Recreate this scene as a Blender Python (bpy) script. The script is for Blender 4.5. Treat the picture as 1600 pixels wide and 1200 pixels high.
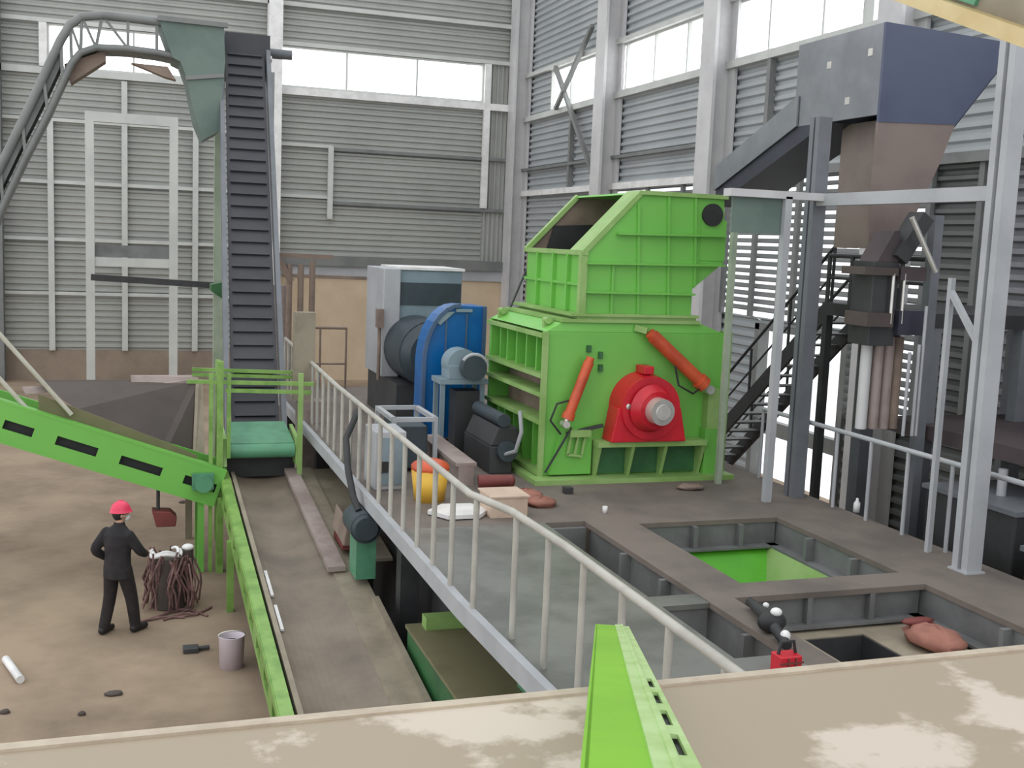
import bpy, bmesh, math, random
from mathutils import Vector, Matrix
from math import sin, cos, pi, radians
random.seed(7)
S = bpy.context.scene
for o in list(bpy.data.objects): bpy.data.objects.remove(o, do_unlink=True)
COL = S.collection

# ------------------------------------------------------------------ camera
F, YAW, PIT, ROL, EYE = 1750.0, radians(19.0), radians(7.2), radians(2.35), 5.6
fw = Vector((sin(YAW)*cos(PIT), cos(YAW)*cos(PIT), -sin(PIT)))
r0 = Vector((cos(YAW), -sin(YAW), 0)); u0 = r0.cross(fw)
rt = r0*cos(ROL) + u0*sin(ROL); up = -r0*sin(ROL) + u0*cos(ROL)
cd = bpy.data.cameras.new('camera'); cam = bpy.data.objects.new('camera', cd); COL.objects.link(cam)
cd.sensor_width = 36; cd.lens = 36*F/1600; cd.clip_start = .05; cd.clip_end = 300
cam.matrix_world = Matrix(((rt.x, up.x, -fw.x, 0), (rt.y, up.y, -fw.y, 0), (rt.z, up.z, -fw.z, EYE), (0, 0, 0, 1)))
S.camera = cam
CO = Vector((0, 0, EYE))
def P(px, py, x=None, y=None, z=None):
    """the point of a known plane that the photograph shows at a pixel (1600x1200)"""
    v = rt*((px-800)/F) - up*((py-600)/F) + fw
    t = x/v.x if x is not None else y/v.y if y is not None else (z-EYE)/v.z
    return CO + v*t

# ------------------------------------------------------------------ sky, exposure
W = bpy.data.worlds.new('overcast_sky'); S.world = W; W.use_nodes = True
bg = W.node_tree.nodes['Background']; bg.inputs[0].default_value = (.95, .98, 1, 1); bg.inputs[1].default_value = 1.48
S.view_settings.view_transform = 'Standard'; S.view_settings.look = 'None'
S.view_settings.gamma = 1; S.view_settings.use_curve_mapping = False; S.view_settings.exposure = 0.0

# ------------------------------------------------------------------ materials
def mat(name, c1, c2=None, scale=2.0, rough=.6, metal=0.0, lo=.42, hi=.62, bump=0.0, detail=5, emit=None):
    m = bpy.data.materials.new(name); m.use_nodes = True
    nt = m.node_tree; b = nt.nodes['Principled BSDF']
    b.inputs['Roughness'].default_value = rough; b.inputs['Metallic'].default_value = metal
    if c2 is None: c2 = tuple(c*.8 for c in c1)
    tc = nt.nodes.new('ShaderNodeTexCoord'); n = nt.nodes.new('ShaderNodeTexNoise')
    n.inputs['Scale'].default_value = scale; n.inputs['Detail'].default_value = detail
    n.inputs['Roughness'].default_value = .62
    cr = nt.nodes.new('ShaderNodeValToRGB')
    cr.color_ramp.elements[0].position = lo; cr.color_ramp.elements[1].position = hi
    cr.color_ramp.elements[0].color = (*c1, 1); cr.color_ramp.elements[1].color = (*c2, 1)
    nt.links.new(tc.outputs['Object'], n.inputs['Vector']); nt.links.new(n.outputs['Fac'], cr.inputs[0])
    nt.links.new(cr.outputs[0], b.inputs['Base Color'])
    if bump:
        bn = nt.nodes.new('ShaderNodeBump'); bn.inputs['Strength'].default_value = bump; bn.inputs['Distance'].default_value = .02
        nt.links.new(n.outputs['Fac'], bn.inputs['Height']); nt.links.new(bn.outputs[0], b.inputs['Normal'])
    return m
def srgb(r, g, b):
    return tuple((v/255/12.92 if v/255 <= .04045 else ((v/255+.055)/1.055)**2.4) for v in (r, g, b))

M = {}
M['floor'] = mat('dirt_floor', (.35, .262, .185), (.20, .147, .102), .5, .9, bump=.4, detail=9, lo=.38, hi=.66)
M['deck'] = mat('dusty_concrete', (.185, .152, .130), (.125, .105, .092), .8, .75, bump=.2, detail=8)
M['plate'] = mat('steel_floor_plate', (.20, .20, .185), (.13, .13, .12), 1.2, .42, .2)
M['beam'] = mat('grey_beam_paint', (.18, .185, .185), (.13, .13, .13), 1.5, .55)
M['siding'] = mat('galvanized_siding', (.38, .385, .36), (.33, .335, .315), .25, .5)
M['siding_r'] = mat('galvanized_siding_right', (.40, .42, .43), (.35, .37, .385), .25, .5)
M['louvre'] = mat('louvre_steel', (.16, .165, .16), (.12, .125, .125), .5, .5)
M['girt'] = mat('pale_girt_paint', (.55, .56, .53), (.48, .49, .47), 1, .5)
M['girt_dark'] = mat('dark_girt_paint', (.2, .205, .2), (.15, .16, .155), 1, .5)
M['white'] = mat('white_paint', (.80, .79, .78), (.66, .65, .64), 2, .45)
M['column'] = mat('pale_column_paint', (.58, .57, .57), (.50, .49, .50), .8, .45)
M['grey_col'] = mat('grey_column_paint', (.42, .43, .45), (.36, .37, .39), 1.2, .5)
M['dark_col'] = mat('dark_column_paint', (.17, .18, .20), (.13, .14, .155), 1.2, .5)
M['brick'] = mat('brown_plaster', (.30, .235, .18), (.23, .18, .14), .7, .85)
M['cream'] = mat('cream_plaster', (.62, .49, .35), (.54, .42, .29), .5, .85)
M['green'] = mat('bright_green_paint', (.175, .50, .085), (.15, .44, .075), .9, .42, lo=.4, hi=.75)
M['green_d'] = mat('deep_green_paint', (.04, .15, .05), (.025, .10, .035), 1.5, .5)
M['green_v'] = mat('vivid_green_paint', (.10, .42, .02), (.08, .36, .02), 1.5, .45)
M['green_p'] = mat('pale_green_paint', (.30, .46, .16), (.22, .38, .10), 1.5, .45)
M['green_l'] = mat('conveyor_green_paint', (.24, .42, .10), (.15, .30, .06), 3, .4)
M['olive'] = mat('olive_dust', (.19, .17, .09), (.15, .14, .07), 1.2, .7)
M['jade'] = mat('jade_green_paint', (.10, .30, .17), (.07, .22, .13), 2, .4)
M['blue'] = mat('blue_paint', (.0, .115, .36), (.0, .085, .29), 1, .35)
M['blue_d'] = mat('slate_blue_paint', (.07, .12, .22), (.05, .09, .17), 1, .4)
M['motor'] = mat('grey_blue_paint', (.22, .29, .33), (.18, .24, .28), 1, .45)
M['motor_d'] = mat('vent_grey', (.045, .062, .075), (.032, .046, .057), 2, .5)
M['red'] = mat('red_paint', (.62, .015, .03), (.48, .01, .025), 2, .35)
M['orange'] = mat('orange_red_paint', (.62, .10, .035), (.48, .07, .03), 3, .4)
M['steel'] = mat('bright_steel', (.75, .72, .68), (.62, .60, .57), 4, .3, .6)
M['black'] = mat('black_rubber', (.02, .021, .022), (.03, .03, .032), 3, .6)
M['darksteel'] = mat('dark_steel', (.055, .055, .058), (.04, .04, .042), 2, .55, .2)
M['belt'] = mat('dusty_rubber_belt', (.255, .205, .155), (.145, .118, .09), .9, .5, lo=.38, hi=.66)
M['belt_d'] = mat('dark_rubber_belt', (.050, .052, .060), (.036, .038, .046), .8, .55)
M['tan'] = mat('dusty_tan_steel', (.32, .275, .205), (.24, .205, .15), 2, .6)
M['pink'] = mat('dusty_pink_steel', (.36, .29, .27), (.26, .20, .18), 2, .6)
M['rust'] = mat('rust_brown_steel', (.26, .195, .155), (.18, .13, .105), 1.5, .7)
M['umber'] = mat('umber_sheet', (.085, .066, .058), (.065, .05, .045), .8, .65)
M['hood_b'] = mat('reflection_blue_hood', (.085, .10, .16), (.065, .075, .13), .5, .4)  # bluish reflection on the hood steel, painted as its own colour
M['hood_g'] = mat('zinc_sheet', (.30, .31, .335), (.23, .24, .26), .8, .33, .5)
M['hood_t'] = mat('taupe_sheet', (.26, .205, .185), (.18, .138, .13), .5, .4, .2)
M['navy'] = mat('dark_navy_sheet', (.035, .037, .055), (.027, .028, .042), 1, .5)
M['parapet'] = mat('peeling_cream_paint', (.36, .295, .215), (.58, .50, .42), 1.6, .6, lo=.54, hi=.60, detail=7)
M['rim'] = mat('parapet_rim_paint', (.52, .44, .34), (.42, .34, .26), 4, .5)
M['yellow'] = mat('crane_yellow_paint', (.62, .50, .27), (.55, .42, .20), 2, .5)
M['amber'] = mat('amber_paint', (.80, .48, .06), (.7, .4, .05), 2, .5)
M['card'] = mat('cardboard', (.60, .46, .36), (.52, .39, .30), 3, .8)
M['coat'] = mat('dark_work_cloth', (.018, .016, .019), (.028, .024, .026), 6, .9)
M['trouser'] = mat('black_brown_cloth', (.016, .013, .013), (.024, .019, .019), 6, .9)
M['skin'] = mat('skin', (.50, .29, .20), (.44, .25, .17), 8, .55)
M['hair'] = mat('black_hair', (.012, .01, .01), (.02, .017, .015), 20, .6)
M['helmet'] = mat('pink_red_plastic', (.80, .05, .12), (.72, .04, .10), 4, .3)
M['wine'] = mat('wine_red_paint', (.20, .045, .04), (.15, .035, .03), 3, .6)
M['cord'] = mat('rusty_rod', (.24, .13, .12), (.12, .065, .06), 8, .6)
M['pail'] = mat('lilac_white_plastic', (.66, .58, .64), (.60, .53, .58), 3, .4)
M['tarp'] = mat('salmon_canvas', (.36, .155, .115), (.26, .11, .08), 3, .8)
M['lime'] = mat('lime_green_paint', (.24, .56, .03), (.20, .48, .025), 1.2, .4)
M['lime_p'] = mat('pale_lime_paint', (.50, .68, .32), (.40, .58, .22), 5, .4)
M['mauve'] = mat('dark_mauve_paint', (.085, .062, .066), (.06, .045, .05), 1.5, .6)
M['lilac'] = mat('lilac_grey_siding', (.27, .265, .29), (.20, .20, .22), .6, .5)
M['rail'] = mat('warm_grey_rail_paint', (.46, .44, .39), (.38, .36, .32), 3, .45)
M['bone'] = mat('bone_paint', (.52, .50, .42), (.44, .42, .34), 3, .5)
M['moss'] = mat('pale_moss_paint', (.36, .42, .32), (.28, .34, .25), 2, .5)
M['teal'] = mat('teal_sheet', (.14, .19, .165), (.10, .145, .125), 1, .5)
gm = bpy.data.materials.new('daylit_window_glass'); gm.use_nodes = True
_b = gm.node_tree.nodes['Principled BSDF']; _b.inputs['Base Color'].default_value = (.9, .95, 1, 1); _b.inputs['Roughness'].default_value = .3
_b.inputs['Emission Color'].default_value = (.97, .99, 1, 1); _b.inputs['Emission Strength'].default_value = 2.2
M['glass'] = gm

# ------------------------------------------------------------------ mesh builder
class MB:
    def __init__(s): s.v = []; s.f = []; s.sm = []
    def add(s, vs, fs, smooth=False):
        n = len(s.v); s.v += [Vector(v) for v in vs]
        for f in fs: s.f.append([n+i for i in f]); s.sm.append(smooth)
        return s
    def box(s, x0, x1, y0, y1, z0, z1):
        return s.ob(Vector(((x0+x1)/2, (y0+y1)/2, (z0+z1)/2)), Vector(((x1-x0)/2, 0, 0)), Vector((0, (y1-y0)/2, 0)), Vector((0, 0, (z1-z0)/2)))
    def ob(s, c, a, b, d):
        vs = [c+a*i+b*j+d*k for k in (-1, 1) for j in (-1, 1) for i in (-1, 1)]
        fs = [(0, 2, 3, 1), (4, 5, 7, 6), (0, 1, 5, 4), (2, 6, 7, 3), (0, 4, 6, 2), (1, 3, 7, 5)]
        if a.cross(b).dot(d) < 0: fs = [f[::-1] for f in fs]
        return s.add(vs, fs)
    def bar(s, p, q, w, h=None, upv=(0, 0, 1)):
        p, q = Vector(p), Vector(q); h = h or w; d = q-p; t = d.normalized(); u = Vector(upv)
        if abs(t.dot(u)) > .98: u = Vector((0, 1, 0))
        a = t.cross(u).normalized(); b = a.cross(t)
        return s.ob((p+q)/2, a*(w/2), d/2, b*(h/2))
    def prism(s, poly, vec):
        n = len(poly); a = [Vector(p) for p in poly]; vec = Vector(vec); b = [p+vec for p in a]
        nrm = Vector((0, 0, 0))
        for i in range(n): nrm += a[i].cross(a[(i+1) % n])
        fs = [list(range(n)), list(range(2*n-1, n-1, -1))]
        for i in range(n): j = (i+1) % n; fs.append((i, i+n, j+n, j))
        if nrm.dot(vec) > 0: fs = [list(f)[::-1] for f in fs]
        return s.add(a+b, fs)
    def cyl(s, p, q, r, r2=None, n=24, cap=True):
        p, q = Vector(p), Vector(q); r2 = r if r2 is None else r2; t = (q-p).normalized()
        u = Vector((0, 0, 1)) if abs(t.z) < .9 else Vector((1, 0, 0)); a = t.cross(u).normalized(); b = t.cross(a)
        ra = [p+(a*cos(2*pi*i/n)+b*sin(2*pi*i/n))*r for i in range(n)]
        rb = [q+(a*cos(2*pi*i/n)+b*sin(2*pi*i/n))*r2 for i in range(n)]
        s.add(ra+rb, [((i+1) % n, i, i+n, (i+1) % n+n)[::-1] for i in range(n)], True)
        if cap: s.add(ra, [list(range(n))]); s.add(rb, [list(range(n))[::-1]])
        return s
    def tube(s, pts, r, n=10, closed=False):
        pts = [Vector(p) for p in pts]; N = len(pts); rings = []; a = None
        for i in range(N):
            t = (pts[min(i+1, N-1)]-pts[max(i-1, 0)]).normalized()
            if a is None:
                u = Vector((0, 0, 1)) if abs(t.z) < .9 else Vector((1, 0, 0)); a = t.cross(u).normalized()
            a = (a - t*a.dot(t)).normalized(); b = t.cross(a)
            rr = r[i] if isinstance(r, (list, tuple)) else r
            rings += [pts[i]+(a*cos(2*pi*k/n)+b*sin(2*pi*k/n))*rr for k in range(n)]
        fs = [(i*n+k, i*n+(k+1) % n, (i+1)*n+(k+1) % n, (i+1)*n+k) for i in range(N-1) for k in range(n)]
        s.add(rings, fs, True); s.add(rings[:n], [list(range(n))[::-1]]); s.add(rings[-n:], [list(range(n))])
        return s
    def lathe(s, prof, o, ax=(0, 0, 1), n=28):
        o = Vector(o); t = Vector(ax).normalized(); u = Vector((0, 1, 0)) if abs(t.y) < .9 else Vector((1, 0, 0))
        a = t.cross(u).normalized(); b = t.cross(a); vs = []
        for r, h in prof: vs += [o+t*h+(a*cos(2*pi*k/n)+b*sin(2*pi*k/n))*max(r, .0005) for k in range(n)]
        fs = [(i*n+k, i*n+(k+1) % n, (i+1)*n+(k+1) % n, (i+1)*n+k) for i in range(len(prof)-1) for k in range(n)]
        return s.add(vs, fs, True)
    def blob(s, c, rx, ry, rz, n=14, m=9, jit=0.0):
        c = Vector(c); vs = []
        for i in range(m+1):
            th = pi*i/m
            for k in range(n):
                ph = 2*pi*k/n; j = 1+random.uniform(-jit, jit)
                vs.append(c+Vector((rx*sin(th)*cos(ph)*j, ry*sin(th)*sin(ph)*j, rz*cos(th)*j)))
        fs = [(i*n+k, (i+1)*n+k, (i+1)*n+(k+1) % n, i*n+(k+1) % n) for i in range(m) for k in range(n)]
        return s.add(vs, fs, True)
    def build(s, name, material, parent=None, bevel=0.0):
        root = parent
        while root is not None and root.parent is not None: root = root.parent
        if root is not None: org = Vector(root.location)
        else:
            xs = [v.x for v in s.v]; ys = [v.y for v in s.v]; zs = [v.z for v in s.v]
            org = Vector(((min(xs)+max(xs))/2, (min(ys)+max(ys))/2, min(zs)))
        me = bpy.data.meshes.new(name); me.from_pydata([v-org for v in s.v], [], s.f); me.update()
        me.polygons.foreach_set('use_smooth', s.sm)
        me.materials.append(M[material] if isinstance(material, str) else material)
        o = bpy.data.objects.new(name, me); COL.objects.link(o)
        if root is not None: o.parent = parent
        else: o.location = org
        if bevel:
            bv = o.modifiers.new('bevel', 'BEVEL'); bv.width = bevel; bv.segments = 2; bv.limit_method = 'ANGLE'
        return o
def tag(o, label, cat, group=None, kind=None):
    o['label'] = label; o['category'] = cat
    if group: o['group'] = group
    if kind: o['kind'] = kind
    return o
def thing(name, label, cat, loc, group=None):
    o = bpy.data.objects.new(name, None); COL.objects.link(o); o.location = loc; o.empty_display_size = .2
    return tag(o, label, cat, group)
def struct(name, mb, m, parent=None, bevel=0):
    o = mb.build(name, m, parent, bevel)
    if parent is None: o['kind'] = 'structure'
    return o
V = Vector

# ================================================================== THE HALL
FLOOR_X0, WX, WY, TOP = -16.0, 15.0, 43.3, 18.0
struct('floor', MB().box(FLOOR_X0, WX+.3, -4, WY+.3, -.2, 0), 'floor')

def corr_rect(mb, wall, a0, a1, z0, z1, pitch=.25, depth=.07, vertical=False):
    """ribbed sheet between a0..a1 along the wall and z0..z1, ribs facing the hall"""
    def pt(a, z, d): return (a, WY-d, z) if wall == 'back' else (WX-d, a, z)
    lo, hi = (a0, a1) if vertical else (z0, z1)
    pr = []; t = lo
    while t < hi-1e-6:
        for f, d in ((0, 0), (.30, 0), (.48, depth), (.82, depth)):
            if t+f*pitch < hi: pr.append((t+f*pitch, d))
        t += pitch
    pr.append((hi, pr[-1][1]))
    vs, fs = [], []
    for t, d in pr:
        if vertical: vs += [pt(t, z0, d), pt(t, z1, d)]
        else: vs += [pt(a0, t, d), pt(a1, t, d)]
    for i in range(len(pr)-1): fs.append((2*i, 2*i+1, 2*i+3, 2*i+2))
    mb.add(vs, fs)

# ---- back wall: siding above, plaster below
WZ0, WZ1 = 11.0, 12.48            # window band
b = MB()
corr_rect(b, 'back', FLOOR_X0, 5.0, 1.1, WZ0, .225)
corr_rect(b, 'back', FLOOR_X0, -2.75, WZ0, WZ1, .225)
corr_rect(b, 'back', FLOOR_X0, WX, WZ1, TOP, .225)
corr_rect(b, 'back', 5.0, 13.3, 4.7, WZ0, .225)
corr_rect(b, 'back', 13.3, WX, 4.7, WZ1, .19, .06, True)
b.box(FLOOR_X0, WX+.3, WY+.25, WY+.3, 0, WZ0); b.box(FLOOR_X0, WX+.3, WY+.25, WY+.3, WZ1, TOP)
wb = struct('wall_back', b, 'siding')
b = MB(); b.box(FLOOR_X0, 5.0, WY-.12, WY+.1, 0, 1.1); struct('brown_plinth', b, 'brick', wb)
b = MB(); b.box(5.0, WX, WY-.12, WY+.1, 0, 4.0); struct('cream_plinth', b, 'cream', wb)
b = MB(); b.box(5.0, WX, WY-.2, WY+.1, 4.0, 4.42); struct('grey_lintel', b, 'grey_col', wb)
b = MB(); b.box(5.0, WX, WY-.32, WY+.1, 4.42, 4.8); struct('dark_sill_beam', b, 'girt_dark', wb)
# girts and posts of the back wall
gi = 1
def trim(mb, m):
    global gi
    o = struct('trim_%d' % gi, mb, m); gi += 1
    return o
for z in (9.15, 7.0, 5.0, 3.08): trim(MB().box(-14, 4.9, WY-.2, WY-.08, z, z+.12), 'girt')
for z in (8.83, 6.82): trim(MB().box(7.3, WX-.1, WY-.2, WY-.08, z-.06, z+.06), 'girt_dark')
trim(MB().box(5.2, 7.3, WY-.2, WY-.08, 8.85, 8.97), 'girt'); trim(MB().box(5.2, 7.3, WY-.2, WY-.08, 6.95, 7.07), 'girt')
trim(MB().box(5.2, WX, WY-.24, WY-.06, WZ0-.28, WZ0-.02), 'white')
trim(MB().box(-14, 5.0, WY-.24, WY-.06, WZ0-.25, WZ0-.02), 'girt')
trim(MB().box(-14, WX, WY-.2, WY-.06, WZ1+.02, WZ1+.16), 'girt'); trim(MB().box(-14, WX, WY-.24, WY-.06, 13.9, 14.05), 'girt')
for x in (-2.62, -.16, 2.29): trim(MB().box(x-.1, x+.1, WY-.26, WY-.1, 1.1, 9.15 if x != -.16 else 10.7), 'girt')
trim(MB().box(7.12, 7.32, WY-.26, WY-.1, 6.2, 8.9), 'girt'); trim(MB().box(13.2, 13.45, WY-.26, WY-.1, 6.9, WZ1), 'white')
trim(MB().box(-2.95, -2.7, WY-.26, WY-.06, WZ0, WZ1), 'white')

def window(n, wall, a0, a1, z0, z1, mull):
    f = MB(); t = .07
    def bx(a, c, z, w):
        if wall == 'back': f.box(a, c, WY-.1, WY+.12, z, w)
        else: f.box(WX-.1, WX+.12, a, c, z, w)
    bx(a0, a1, z0, z0+t); bx(a0, a1, z1-t, z1); bx(a0, a0+t, z0+t, z1-t); bx(a1-t, a1, z0+t, z1-t)
    for m_ in mull: bx(m_-t/2, m_+t/2, z0+t, z1-t)
    o = struct('window_%d' % n, f, 'girt')
    edges = [a0+t]+list(mull)+[a1-t]
    for i in range(len(edges)-1):
        g = MB()
        if wall == 'back': g.box(edges[i]+.04, edges[i+1]-.04, WY, WY+.015, z0+t, z1-t)
        else: g.box(WX, WX+.015, edges[i]+.04, edges[i+1]-.04, z0+t, z1-t)
        g.build('pane', 'glass', o)
window(1, 'back', -2.7, 4.9, WZ0, WZ1, (.16, 2.6))
window(2, 'back', 5.1, 13.2, WZ0, WZ1, (7.78, 10.5))

# ---- right wall
BAYS = [43.3, 35.6, 28.2, 20.6, 13.1, 5.6]
RZ0, RZ1 = 10.5, 12.0
b = MB()
corr_rect(b, 'right', -2, WY, 7.5, RZ0, .24, .08)
corr_rect(b, 'right', -2, WY, RZ1, TOP, .24, .08)
corr_rect(b, 'right', 40.2, WY, RZ0, RZ1, .24, .08)
corr_rect(b, 'right', 24.6, WY, 0, 4.0, .24, .08)
corr_rect(b, 'right', 20.75, 24.6, 3.85, 4.0, .24, .08)
corr_rect(b, 'right', 34, WY, 4.0, 7.5, .24, .08)
wr = struct('wall_right', b, 'siding_r')
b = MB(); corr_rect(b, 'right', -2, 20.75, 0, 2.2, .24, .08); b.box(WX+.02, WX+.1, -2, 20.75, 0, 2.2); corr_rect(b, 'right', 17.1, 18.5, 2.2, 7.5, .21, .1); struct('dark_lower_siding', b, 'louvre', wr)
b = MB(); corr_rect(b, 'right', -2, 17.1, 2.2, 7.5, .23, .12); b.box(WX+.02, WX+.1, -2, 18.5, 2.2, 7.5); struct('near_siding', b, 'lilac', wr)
b = MB()
z = 2.25
while z < 7.45:                                                     # open louvre blades, daylight between them
    y0 = 18.5; y1 = 34
    if z < 4.0: y1 = 20.75
    b.prism([(WX-.07, y0, z-.02), (WX-.07, y0, z+.005), (WX+.05, y0, z+.095), (WX+.05, y0, z+.07)], (0, y1-y0, 0))
    z += .19
struct('louvre_blades', b, 'louvre', wr)
b = MB()
for y in (24.85, 23.0, 33.9, 31.2, 28.9, 26.3, 23.6, 22.2, 18.4, 17.0, 15.6, 11.4, 9.6, 8.0, 3.5): b.box(WX-.22, WX-.12, y-.07, y+.07, 2.2 if y < 20.7 else 4.0, 7.5)
struct('louvre_posts', b, 'girt_dark', wr)
trim(MB().box(WX-.3, WX-.08, 27.5, WY, 7.42, 7.62), 'white'); trim(MB().box(WX-.3, WX-.08, -2, 27.5, 7.42, 7.62), 'girt_dark')
trim(MB().box(WX-.28, WX-.08, 27.5, WY, 8.4, 8.5), 'girt_dark')
trim(MB().box(WX-.28, WX-.08, -2, WY, RZ0-.2, RZ0), 'girt'); trim(MB().box(WX-.28, WX-.08, -2, WY, RZ1, RZ1+.15), 'girt')
for y in (24.6, 37.7): trim(MB().box(WX-.26, WX-.1, y-.08, y+.08, 7.5, RZ0), 'girt_dark')
window(3, 'right', 35.2, 40.2, RZ0, RZ1, (38.2,)); window(4, 'right', 28.3, 34.9, RZ0, RZ1, (29.3, 31.4, 33.45))
window(5, 'right', 21.1, 27.7, RZ0, RZ1, (22.65, 24.95)); window(6, 'right', 13.6, 20.1, RZ0, RZ1, (15.5, 17.8)); window(7, 'right', 6.1, 12.6, RZ0, RZ1, (8, 10.4))
# daylight doorway in the right wall
b = MB(); b.box(WX-.15, WX+.15, 24.4, 24.6, 0, 3.85); b.box(WX-.15, WX+.15, 20.75, 20.95, 0, 3.85); b.box(WX-.15, WX+.15, 20.75, 24.6, 3.7, 3.85)
b.box(WX-.1, WX+.1, 20.95, 24.4, 1.15, 1.5); d1 = struct('door_1', b, 'girt_dark')

def h_column(mb, x, y, z0, z1, w=.7, d=.55, alongx=False):
    t = .09
    if alongx:
        mb.box(x-d/2, x-d/2+t, y-w/2, y+w/2, z0, z1); mb.box(x+d/2-t, x+d/2, y-w/2, y+w/2, z0, z1); mb.box(x-d/2+t, x+d/2-t, y-t/2, y+t/2, z0, z1)
    else:
        mb.box(x-w/2, x+w/2, y-d/2, y-d/2+t, z0, z1); mb.box(x-w/2, x+w/2, y+d/2-t, y+d/2, z0, z1); mb.box(x-t/2, x+t/2, y-d/2+t, y+d/2-t, z0, z1)
for y in (42.75, 33.95, 26.75, 19.3):
    o = struct('building_column', (lambda m_: (h_column(m_, WX-.45, y, 0, TOP, .75, .7, True), m_)[1])(MB()), 'column')
b = MB(); h_column(b, 5.05, WY-.45, 0, TOP, .5, .6); struct('building_column', b, 'white')
b = MB(); h_column(b, -4.4, WY-.45, 0, TOP, .5, .6); struct('building_column', b, 'girt_dark')
# cross bracing in the corner bay, and a cable pipe run on the second column
b = MB(); b.bar(P(868, 105, x=WX-.35), P(925, 268, x=WX-.35), .14); b.bar(P(926, 40, x=WX-.4), P(868, 170, x=WX-.4), .14); trim(b, 'girt_dark')

# ================================================================== PLATFORM
Z = 2.2; T = .06
b = MB()
b.box(2.98, 9.15, 12.55, 25.0, Z-T, Z)            # machine deck
b.box(7.95, 9.15, 3.4, 12.55, Z-T, Z)             # strip along the right rail
b.box(5.35, 5.98, 9.42, 12.55, Z-T, Z); b.box(5.35, 5.66, 3.4, 9.42, Z-T, Z)             # strip left of the pits
b.box(5.98, 7.95, 12.32, 12.55, Z-T, Z)
b.box(5.98, 7.95, 9.42, 9.85, Z-T, Z)             # strip between the pits
pf = struct('platform_floor', b, 'deck')
b = MB(); b.box(2.98, 4.82, 3.4, 12.55, Z-T, Z); b.box(4.82, 5.35, 9.35, 9.65, Z-T, Z-.01); b.box(4.82, 5.35, 3.4, 7.95, Z-T, Z)
struct('walkway_plate', b, 'plate', pf)
b = MB()                                          # edge beams of the pits, with stiffeners
b.box(5.98, 7.95, 12.34, 12.42, 1.86, Z-T); b.box(7.97, 8.05, 3.4, 12.4, 1.83, Z-T); b.box(5.86, 5.94, 9.5, 12.4, 1.5, Z-T); b.box(5.56, 5.62, 3.4, 9.5, 1.5, Z-T); b.box(5.62, 5.98, 9.5, 9.58, 1.83, Z-T); b.box(5.4, 5.48, 3.4, 12.5, 1.3, Z-T)
b.box(5.98, 7.95, 9.5, 9.58, 1.83, Z-T); b.box(4.86, 5.34, 12.46, 12.54, 1.4, Z-T); b.box(4.84, 5.35, 9.38, 9.44, 1.4, Z-T)
for x in (6.75, 7.4): b.box(x-.03, x+.03, 12.24, 12.34, 1.86, Z-T)
for x in (6.55, 7.3): b.box(x-.03, x+.03, 9.42, 9.5, 1.86, Z-T)
for y in (10.6, 11.5, 8.2): b.box(7.85, 7.97, y-.03, y+.03, 1.86, Z-T)
for y in (10.3, 11.3, 8.6): b.box(5.28, 5.4, y-.03, y+.03, 1.3, Z-T)
b.box(7.82, 8.0, 3.4, 12.4, 1.83, 1.86); b.box(5.98, 7.95, 12.2, 12.42, 1.83, 1.86); b.box(5.98, 7.95, 9.36, 9.6, 1.83, 1.86)
struct('pit_beams', b, 'beam', pf)
b = MB()
for x, y in ((3.3, 16), (3.3, 20), (3.3, 24), (5.1, 13), (9, 13), (9, 20), (9, 25-.2), (9, 8), (3.3, 13.3), (5.7, 10), (5.7, 5), (8.6, 5), (4.6, 5)): b.box(x-.12, x+.12, y-.12, y+.12, 0, Z-T)
struct('platform_posts', b, 'darksteel', pf)
b = MB(); b.box(2.9, 2.98, 9.75, 25, 2.08, Z+.06); b.prism([(2.9, 9.75, 2.08), (2.98, 9.75, 2.08), (3.2, 3.4, 2.08), (3.12, 3.4, 2.08)], (0, 0, .18)); struct('walkway_edge_plate', b, 'grey_col', pf)
b = MB(); b.box(3.6, 3.68, 12, 25, 0, 2.0); struct('under_deck_dark_sheet', b, 'darksteel', pf)  # dark sheet added to blacken the gap under the platform
# lower floor of the front pit with a square hatch
b = MB(); zf = 1.80
b.box(5.62, 6.35, 3.4, 9.5, zf-.06, zf); b.box(7.05, 7.97, 3.4, 9.5, zf-.06, zf); b.box(6.35, 7.05, 9.2, 9.5, zf-.06, zf); b.box(6.35, 7.05, 3.4, 7.6, zf-.06, zf)
struct('front_pit_floor', b, 'tan', pf); b = MB(); b.box(6.33, 6.35, 7.6, 9.2, 1.1, zf-.01); b.box(7.03, 7.05, 7.6, 9.2, 1.1, zf-.01); b.box(6.35, 7.03, 9.18, 9.2, 1.1, zf-.01); b.box(6.35, 7.03, 7.6, 9.18, 1.08, 1.1)
struct('hatch_shade_liner', b, 'darksteel', pf)  # liner coloured dark to stand in for shade inside the hatch

# green feed hopper inside the rear pit
t = thing('feed_hopper', 'bright green sloping feed hopper sunk in the rear platform pit', 'hopper', (6.95, 11, 0))
zt = 1.83
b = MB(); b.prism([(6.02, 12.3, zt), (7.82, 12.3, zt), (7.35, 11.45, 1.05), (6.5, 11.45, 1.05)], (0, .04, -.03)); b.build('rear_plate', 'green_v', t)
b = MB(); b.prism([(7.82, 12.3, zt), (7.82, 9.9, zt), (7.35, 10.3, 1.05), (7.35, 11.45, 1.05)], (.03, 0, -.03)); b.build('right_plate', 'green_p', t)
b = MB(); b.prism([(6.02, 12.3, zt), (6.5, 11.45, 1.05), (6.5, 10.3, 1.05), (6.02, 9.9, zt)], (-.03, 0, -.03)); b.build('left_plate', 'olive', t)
b = MB(); b.prism([(6.02, 9.9, zt), (6.5, 10.3, 1.05), (7.35, 10.3, 1.05), (7.82, 9.9, zt)], (0, -.03, -.03)); b.build('front_plate', 'green_p', t)
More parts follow.
